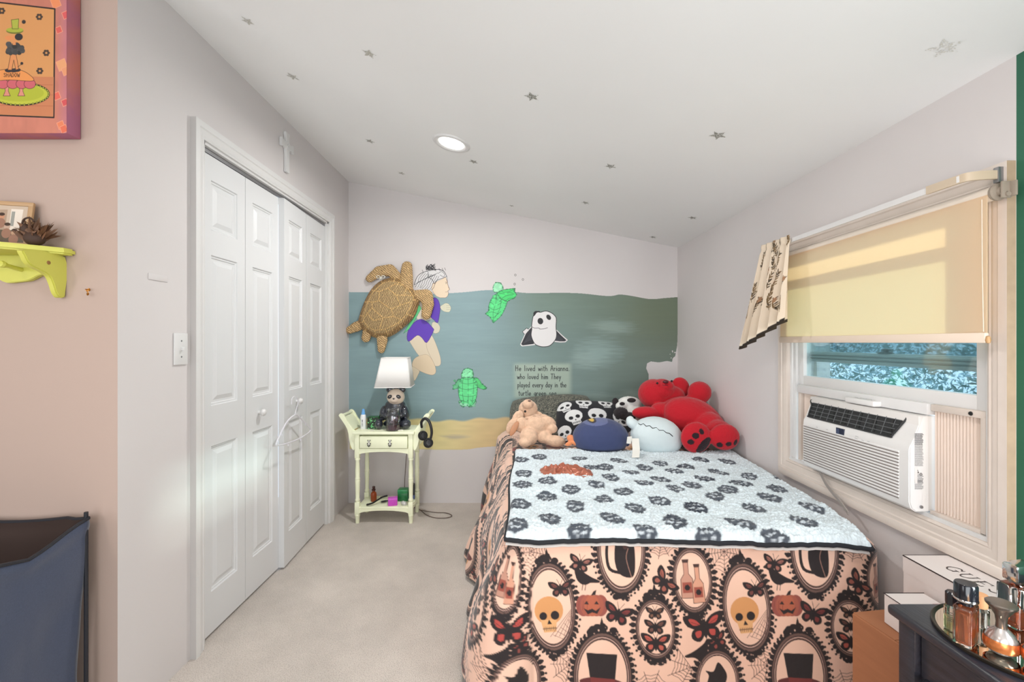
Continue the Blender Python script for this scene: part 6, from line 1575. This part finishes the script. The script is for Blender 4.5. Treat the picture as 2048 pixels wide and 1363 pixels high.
obj('box_body',bx(-.031,.031,-.024,.024,0,.046,bev=.004,mtx=Mm),mat('magenta_card',(196,72,190),.4,nscale=30,namt=.12),mg)
obj('box_lid',bx(-.032,.032,-.025,.025,.036,.052,bev=.004,mtx=Mm),mat('magenta_lid',(208,92,204),.35),mg)
g2=thing('green_box','green metallic box on the nightstand lower shelf behind the front right leg','box',(-.77,3.16,SZ))
gx=c6(555,1060,3.16).x
obj('box_body',bx(gx-.036,gx+.036,3.14,3.20,SZ,SZ+.060,bev=.003),mat('green_card',(34,112,62),.3,nscale=50,namt=.2),g2)
obj('box_lid',bx(gx-.037,gx+.037,3.139,3.201,SZ+.054,SZ+.082,bev=.004),mat('green_lid',(52,140,84),.3,nscale=40,namt=.2),g2)
tn=thing('canister','tall dark canister with blue base on the nightstand lower shelf, right of the green box','canister',(-.69,3.19,SZ))
gx=c6(650,1050,3.2).x-.002
bm=BM(); lathe(bm,[(0,0),(.016,0),(.017,.004),(.017,.030),(0,.030)],(gx-.020,3.195,SZ),24); obj('base_band',bm,mat('tin_blue',(84,104,160),.3),tn)
bm=BM(); lathe(bm,[(0,.030),(.017,.030),(.017,.104),(.015,.110),(0,.110)],(gx-.020,3.195,SZ),24); obj('canister_body',bm,mat('tin_dark',(40,46,54),.3,nscale=90,namt=.5),tn)
tw=thing('tissue_wad','crumpled clear plastic wrap on the nightstand lower shelf, right of the magenta box','wrapper',(-.81,3.06,SZ))
blob('wrap',[(Vector((c6(560,1130,3.07).x,3.07,SZ+.012)),(.022,.016,.013),(0,.5,0))],mat('wrap_grey',(190,190,186),.2,nscale=80,namt=.15),tw,voxel=.003,smooth=1,disp=.006,dscale=90)

# ---------------------------------------------------------------- boxes by the bed foot
KR=mat('cardboard',(160,104,70),.75,nscale=12,namt=.05,bump=.1,bscale=100,stretch=(1,1,8))
def boxobj(nm,label,x0,x1,y0,y1,z0,z1,m,lid=None,lm=None,rot=0,seam=True,cat='box'):
    t=thing(nm,label,cat,((x0+x1)/2,(y0+y1)/2,z0),local=True,rotz=rot)
    hx,hy,h=(x1-x0)/2,(y1-y0)/2,z1-z0
    obj('box_body',bx(-hx,hx,-hy,hy,0,h-(lid or 0),bev=.0015,seg=1),m,t,smooth=False)
    if lid: obj('lid',bx(-hx-.0015,hx+.0015,-hy-.0015,hy+.0015,h-lid,h,bev=.0015,seg=1),lm or m,t,smooth=False)
    return t
cb=boxobj('cardboard_box','brown cardboard box on the floor between the bed foot and the dark dresser',0.975,1.225,1.03,1.27,0.0,.474,KR,rot=math.radians(8))
obj('flap',bx(-.123,.123,-.118,-.001,.474,.477),KR,cb,smooth=False); obj('flap',bx(-.123,.123,.001,.118,.474,.477),KR,cb,smooth=False)
WB=mat('white_card',(222,212,208),.5); BE=mat('card_edge_black',(50,38,38),.6)
b1=boxobj('white_box','small white box on the cardboard box, left of the lettered shoe box',1.010,1.118,.985,1.205,.478,.556,WB)
obj('edge_line',bx(-.055,-.0535,-.111,.111,.0775,.0790),BE,b1,smooth=False); obj('edge_line',bx(-.055,.055,.110,.1112,.0775,.0790),BE,b1,smooth=False)
obj('red_label',bx(.030,.052,.02,.06,.078,.0785),mat('label_red',(170,50,50),.5),b1,smooth=False)
gbx=thing('shoe_box','long white shoe box with black serif lettering under the window, on the cardboard box','box',(1.195,1.125,.478))
gx0,gx1,gy0,gy1,gz0,gz1=1.130,1.262,.965,1.283,.478,.622
obj('box_body',bx(gx0+.001,gx1-.001,gy0+.001,gy1-.001,gz0,gz1-.045),WB,gbx,smooth=False)
obj('lid',bx(gx0,gx1,gy0,gy1,gz1-.0455,gz1),WB,gbx,smooth=False)
bm=BM(); e_=.0012
box(bm,gx0-e_,gx0+.001,gy0,gy1,gz1-.002,gz1+.0006); box(bm,gx0,gx1,gy1-.0018,gy1+.0004,gz1-.001,gz1+.0006); box(bm,gx1-.0018,gx1+.0004,gy0,gy1,gz1-.001,gz1+.0006)
obj('edge_line',bm,BE,gbx,smooth=False)
# serif lettering drawn as strokes
ltr=Cv(0,0,260,60,5)
def serif(s,x,y,h):
    K=(44,34,36)
    for ch in s:
        w_=h*.95
        if ch=='G': ltr.line(cr([(x+w_*.85,y-h*.78),(x+w_*.5,y-h),(x+w_*.12,y-h*.7),(x+w_*.1,y-h*.3),(x+w_*.45,y),(x+w_*.85,y-h*.15)],5),2.6,K); ltr.line([(x+w_*.85,y-h*.05),(x+w_*.85,y-h*.42)],3,K); ltr.line([(x+w_*.65,y-h*.42),(x+w_,y-h*.42)],1.3,K); ltr.line([(x+w_*.87,y-h*.7),(x+w_*.87,y-h)],1.5,K)
        if ch=='U': ltr.line(cr([(x+w_*.15,y-h),(x+w_*.15,y-h*.3),(x+w_*.45,y),(x+w_*.78,y-h*.3),(x+w_*.78,y-h)],5),2.4,K); ltr.line([(x,y-h),(x+w_*.32,y-h)],1.3,K); ltr.line([(x+w_*.64,y-h),(x+w_*.94,y-h)],1.3,K)
        if ch=='E': ltr.line([(x+w_*.18,y-h),(x+w_*.18,y)],3,K); [ltr.line([(x+w_*.04,y-a*h),(x+w_*b,y-a*h)],1.4,K) for a,b in ((1,.8),(.52,.6),(0,.85))]; ltr.line([(x+w_*.8,y-h),(x+w_*.8,y-h*.82)],1.5,K); ltr.line([(x+w_*.85,y),(x+w_*.85,y-h*.2)],1.5,K)
        if ch=='S': ltr.line(cr([(x+w_*.72,y-h*.78),(x+w_*.45,y-h),(x+w_*.15,y-h*.78),(x+w_*.42,y-h*.52),(x+w_*.72,y-h*.25),(x+w_*.42,y),(x+w_*.1,y-h*.2)],5),2.6,K); ltr.line([(x+w_*.74,y-h*.72),(x+w_*.74,y-h)],1.4,K)
        x+=w_*1.22
serif('GUESS',6,44,28)
skin('lettering',ltr,lambda X,Y:np.stack([gx0+.105-Y*.00125,gy1-.060-X*.00112,np.full_like(X,gz1+.0008)],-1),MATS['print_grey'],gbx,flip=True)

# ---------------------------------------------------------------- dresser
DR=mat('black_brown_wood',(38,38,46),.32,nscale=8,namt=.35,bump=.25,bscale=30,stretch=(14,1,14),coat=.15)
DT=.680
ds=thing('dresser','black wooden dresser with bar-handled drawers along the window wall near the camera','dresser',(1.03,.52,0))
DX0,DX1,DY0,DY1=.800,1.262,.10,.950
obj('top',bx(DX0,DX1,DY0,DY1,DT-.022,DT,bev=.008,seg=4),DR,ds)
bm=BM(); box(bm,DX0+.022,DX1,DY1-.035,DY1-.012,0,DT-.022); box(bm,DX0+.022,DX1,DY0+.012,DY0+.035,0,DT-.022); box(bm,DX1-.02,DX1-.002,DY0+.03,DY1-.03,0,DT-.022); box(bm,DX0+.040,DX1-.02,DY0+.03,DY1-.03,.02,.05)
obj('carcass',bm,DR,ds,smooth=False)
obj('front_post',bx(DX0+.016,DX0+.05,DY1-.050,DY1-.012,0,DT-.022,bev=.003),DR,ds); obj('front_post',bx(DX0+.016,DX0+.05,DY0+.012,DY0+.05,0,DT-.022,bev=.003),DR,ds)
HND=mat('dark_pull',(70,72,80),.25,.85)
for k in range(3):
    z1=DT-.034-k*.205; z0=z1-.190
    for ya,yb in ((DY0+.052,.600),(.606,DY1-.053)):
        d=obj('drawer',bx(DX0+.026,DX0+.36,ya,yb,z0,z1,bev=.003),DR,ds)
        ym=(ya+yb)/2; zc=(z0+z1)/2+.01; L2=.13
        bm=BM(); tube(bm,cr([(DX0+.028,ym+L2,zc),(DX0+.008,ym+L2-.006,zc),(DX0-.002,ym+L2-.03,zc),(DX0-.006,ym,zc),(DX0-.002,ym-L2+.03,zc),(DX0+.008,ym-L2+.006,zc),(DX0+.028,ym-L2,zc)],6),.0062,10); obj('handle',bm,HND,d)
# tray and bottles
TRC=Vector((.938,.812,DT)); TR=.125
ty=thing('mirror_tray','round mirrored tray with a thin dark rim holding perfume bottles on the dresser','tray',TRC)
bm=BM(); lathe(bm,[(0,0),(TR-.004,0),(TR-.004,.005),(0,.005)],TRC,72); obj('mirror',bm,mat('tray_mirror',(200,196,186),.04,1.0),ty)
bm=BM(); lathe(bm,[(TR-.006,0),(TR,.0),(TR+.0015,.003),(TR+.0015,.007),(TR,.008),(TR-.003,.007),(TR-.006,.005)],TRC,72); obj('rim',bm,mat('tray_rim',(66,60,52),.3,.7),ty)
TZ=DT+.0055
def glassm(nm,c,rough=.03): return mat(nm,c,rough,trans=1.0,ior=1.45)
GC=glassm('clear_glass',(250,250,250)); 
def liquid(nm,c): return mat(nm,c,.05,trans=.75,ior=1.34)
def rbox(hx,hy,h,z0=0,bev=.004): return bx(-hx,hx,-hy,hy,z0,z0+h,bev=bev,seg=3)
def bottle(label,x,y,rot): return thing('perfume_bottle',label,'perfume bottle',(x,y,TZ),'perfume bottles on the mirror tray',local=True,rotz=rot)
# A small with black cap
t=bottle('smallest left perfume bottle, clear with a black cap, at the tray edge',.845,.852,.3)
bm=BM(); lathe(bm,[(0,0),(.0115,0),(.012,.002),(.012,.044),(.009,.048),(0,.048)],(0,0,0),24); obj('glass_body',bm,GC,t)
bm=BM(); lathe(bm,[(0,.002),(.0098,.002),(.0098,.026),(0,.026)],(0,0,0),20); obj('liquid',bm,liquid('pale_perfume',(226,222,170)),t)
bm=BM(); lathe(bm,[(0,.048),(.010,.048),(.0105,.052),(.0105,.070),(.008,.073),(0,.073)],(0,0,0),24); obj('cap',bm,mat('gloss_black',(24,26,32),.12),t)
lbl=Cv(0,0,20,24,5)
for k in range(5): lbl.line([(3+(k%2),4+k*4),(17-(k%3),4+k*4)],1.2,(110,110,100))
skin('label',lbl,lambda X,Y:np.stack([-.0124*np.cos((X)*.06-.2)*1.0,-.0124*np.sin((X)*.06-.2),.040-Y*.001],-1),MATS['print_grey'],t)
# B square amber
t=bottle('square amber perfume bottle with a thick black cap at the left edge of the tray',.830,.812,.5)
obj('glass_body',rbox(.020,.013,.072,bev=.004),GC,t); obj('liquid',rbox(.0165,.0095,.056,.005,bev=.003),liquid('amber_perfume',(206,120,76)),t)
bm=BM(); lathe(bm,[(0,.072),(.010,.072),(.010,.078),(.0165,.080),(.0165,.108),(.0150,.111),(0,.111)],(0,0,0),28); obj('cap',bm,MATS['gloss_black'],t)
bm=BM(); lathe(bm,[(.0168,.080),(.0172,.081),(.0172,.083),(.0168,.084)],(0,0,0),28); obj('collar',bm,CHROME,t)
# C tan cap
t=bottle('small perfume bottle with a tan wooden cap behind the square amber one',.912,.866,0)
bm=BM(); lathe(bm,[(0,0),(.013,0),(.014,.003),(.014,.030),(.008,.036),(0,.036)],(0,0,0),24); obj('glass_body',bm,GC,t)
bm=BM(); lathe(bm,[(0,.036),(.0115,.036),(.012,.040),(.012,.060),(0,.061)],(0,0,0),24); obj('cap',bm,mat('cap_tan',(204,148,104),.5),t)
# D faceted silver
t=bottle('tallest perfume bottle, faceted clear glass with a silver block cap and amber base',.990,.866,.2)
obj('glass_body',rbox(.033,.018,.082,bev=.005),GC,t); obj('liquid',rbox(.028,.013,.030,.004,bev=.003),liquid('rust_perfume',(188,96,60)),t)
bm=BM(); box(bm,-.026,.026,-.013,.013,.088,.121,bev=.004); box(bm,-.012,.012,-.009,.009,.080,.090); obj('cap',bm,CHROME,t)
obj('cap_band',bx(-.004,.004,-.0145,.0145,.090,.119,bev=.001),MATS['gloss_black'],t)
# E dark vial
t=bottle('slim dark perfume vial standing behind the tan-capped bottle',.945,.912,0)
bm=BM(); lathe(bm,[(0,0),(.007,0),(.0075,.002),(.0075,.034),(0,.035)],(0,0,0),16); obj('glass_body',bm,glassm('dark_glass',(120,110,100)),t)
bm=BM(); lathe(bm,[(0,.035),(.0078,.035),(.0078,.056),(.006,.058),(0,.058)],(0,0,0),16); obj('cap',bm,mat('cap_olive',(62,66,54),.3),t)
# F, G: globes with flared caps
MET=mat('brushed_silver_glass',(196,190,186),.22,.75)
def globe(label,x,y,s,capm):
    t=bottle(label,x,y,0)
    bm=BM(); lathe(bm,[(0,0),(.010*s,0),(.020*s,.006*s),(.026*s,.018*s),(.026*s,.030*s),(.019*s,.044*s),(.010*s,.054*s),(0,.055*s)],(0,0,0),36); obj('glass_body',bm,MET,t)
    bm=BM(); lathe(bm,[(0,.055*s),(.009*s,.054*s),(.008*s,.064*s),(.010*s,.078*s),(.019*s,.094*s),(.024*s,.100*s),(.0245*s,.103*s),(.022*s,.105*s),(0,.106*s)],(0,0,0),36); obj('flared_cap',bm,capm,t)
    bm=BM(); lathe(bm,[(.0263*s,.012*s),(.0275*s,.018*s),(.0275*s,.028*s),(.0262*s,.033*s)],(0,0,0),36); obj('copper_band',bm,mat('copper_glow',(214,132,78),.25,.7),t)
globe('silver globe perfume bottle with copper band and flared pewter cap',.866,.786,.86,mat('cap_pewter',(130,120,112),.25,.8))
globe('silver globe perfume bottle with a flared black cap, nearest the camera on the tray',.893,.748,.88,mat('cap_dark_flared',(34,32,34),.15,.3))
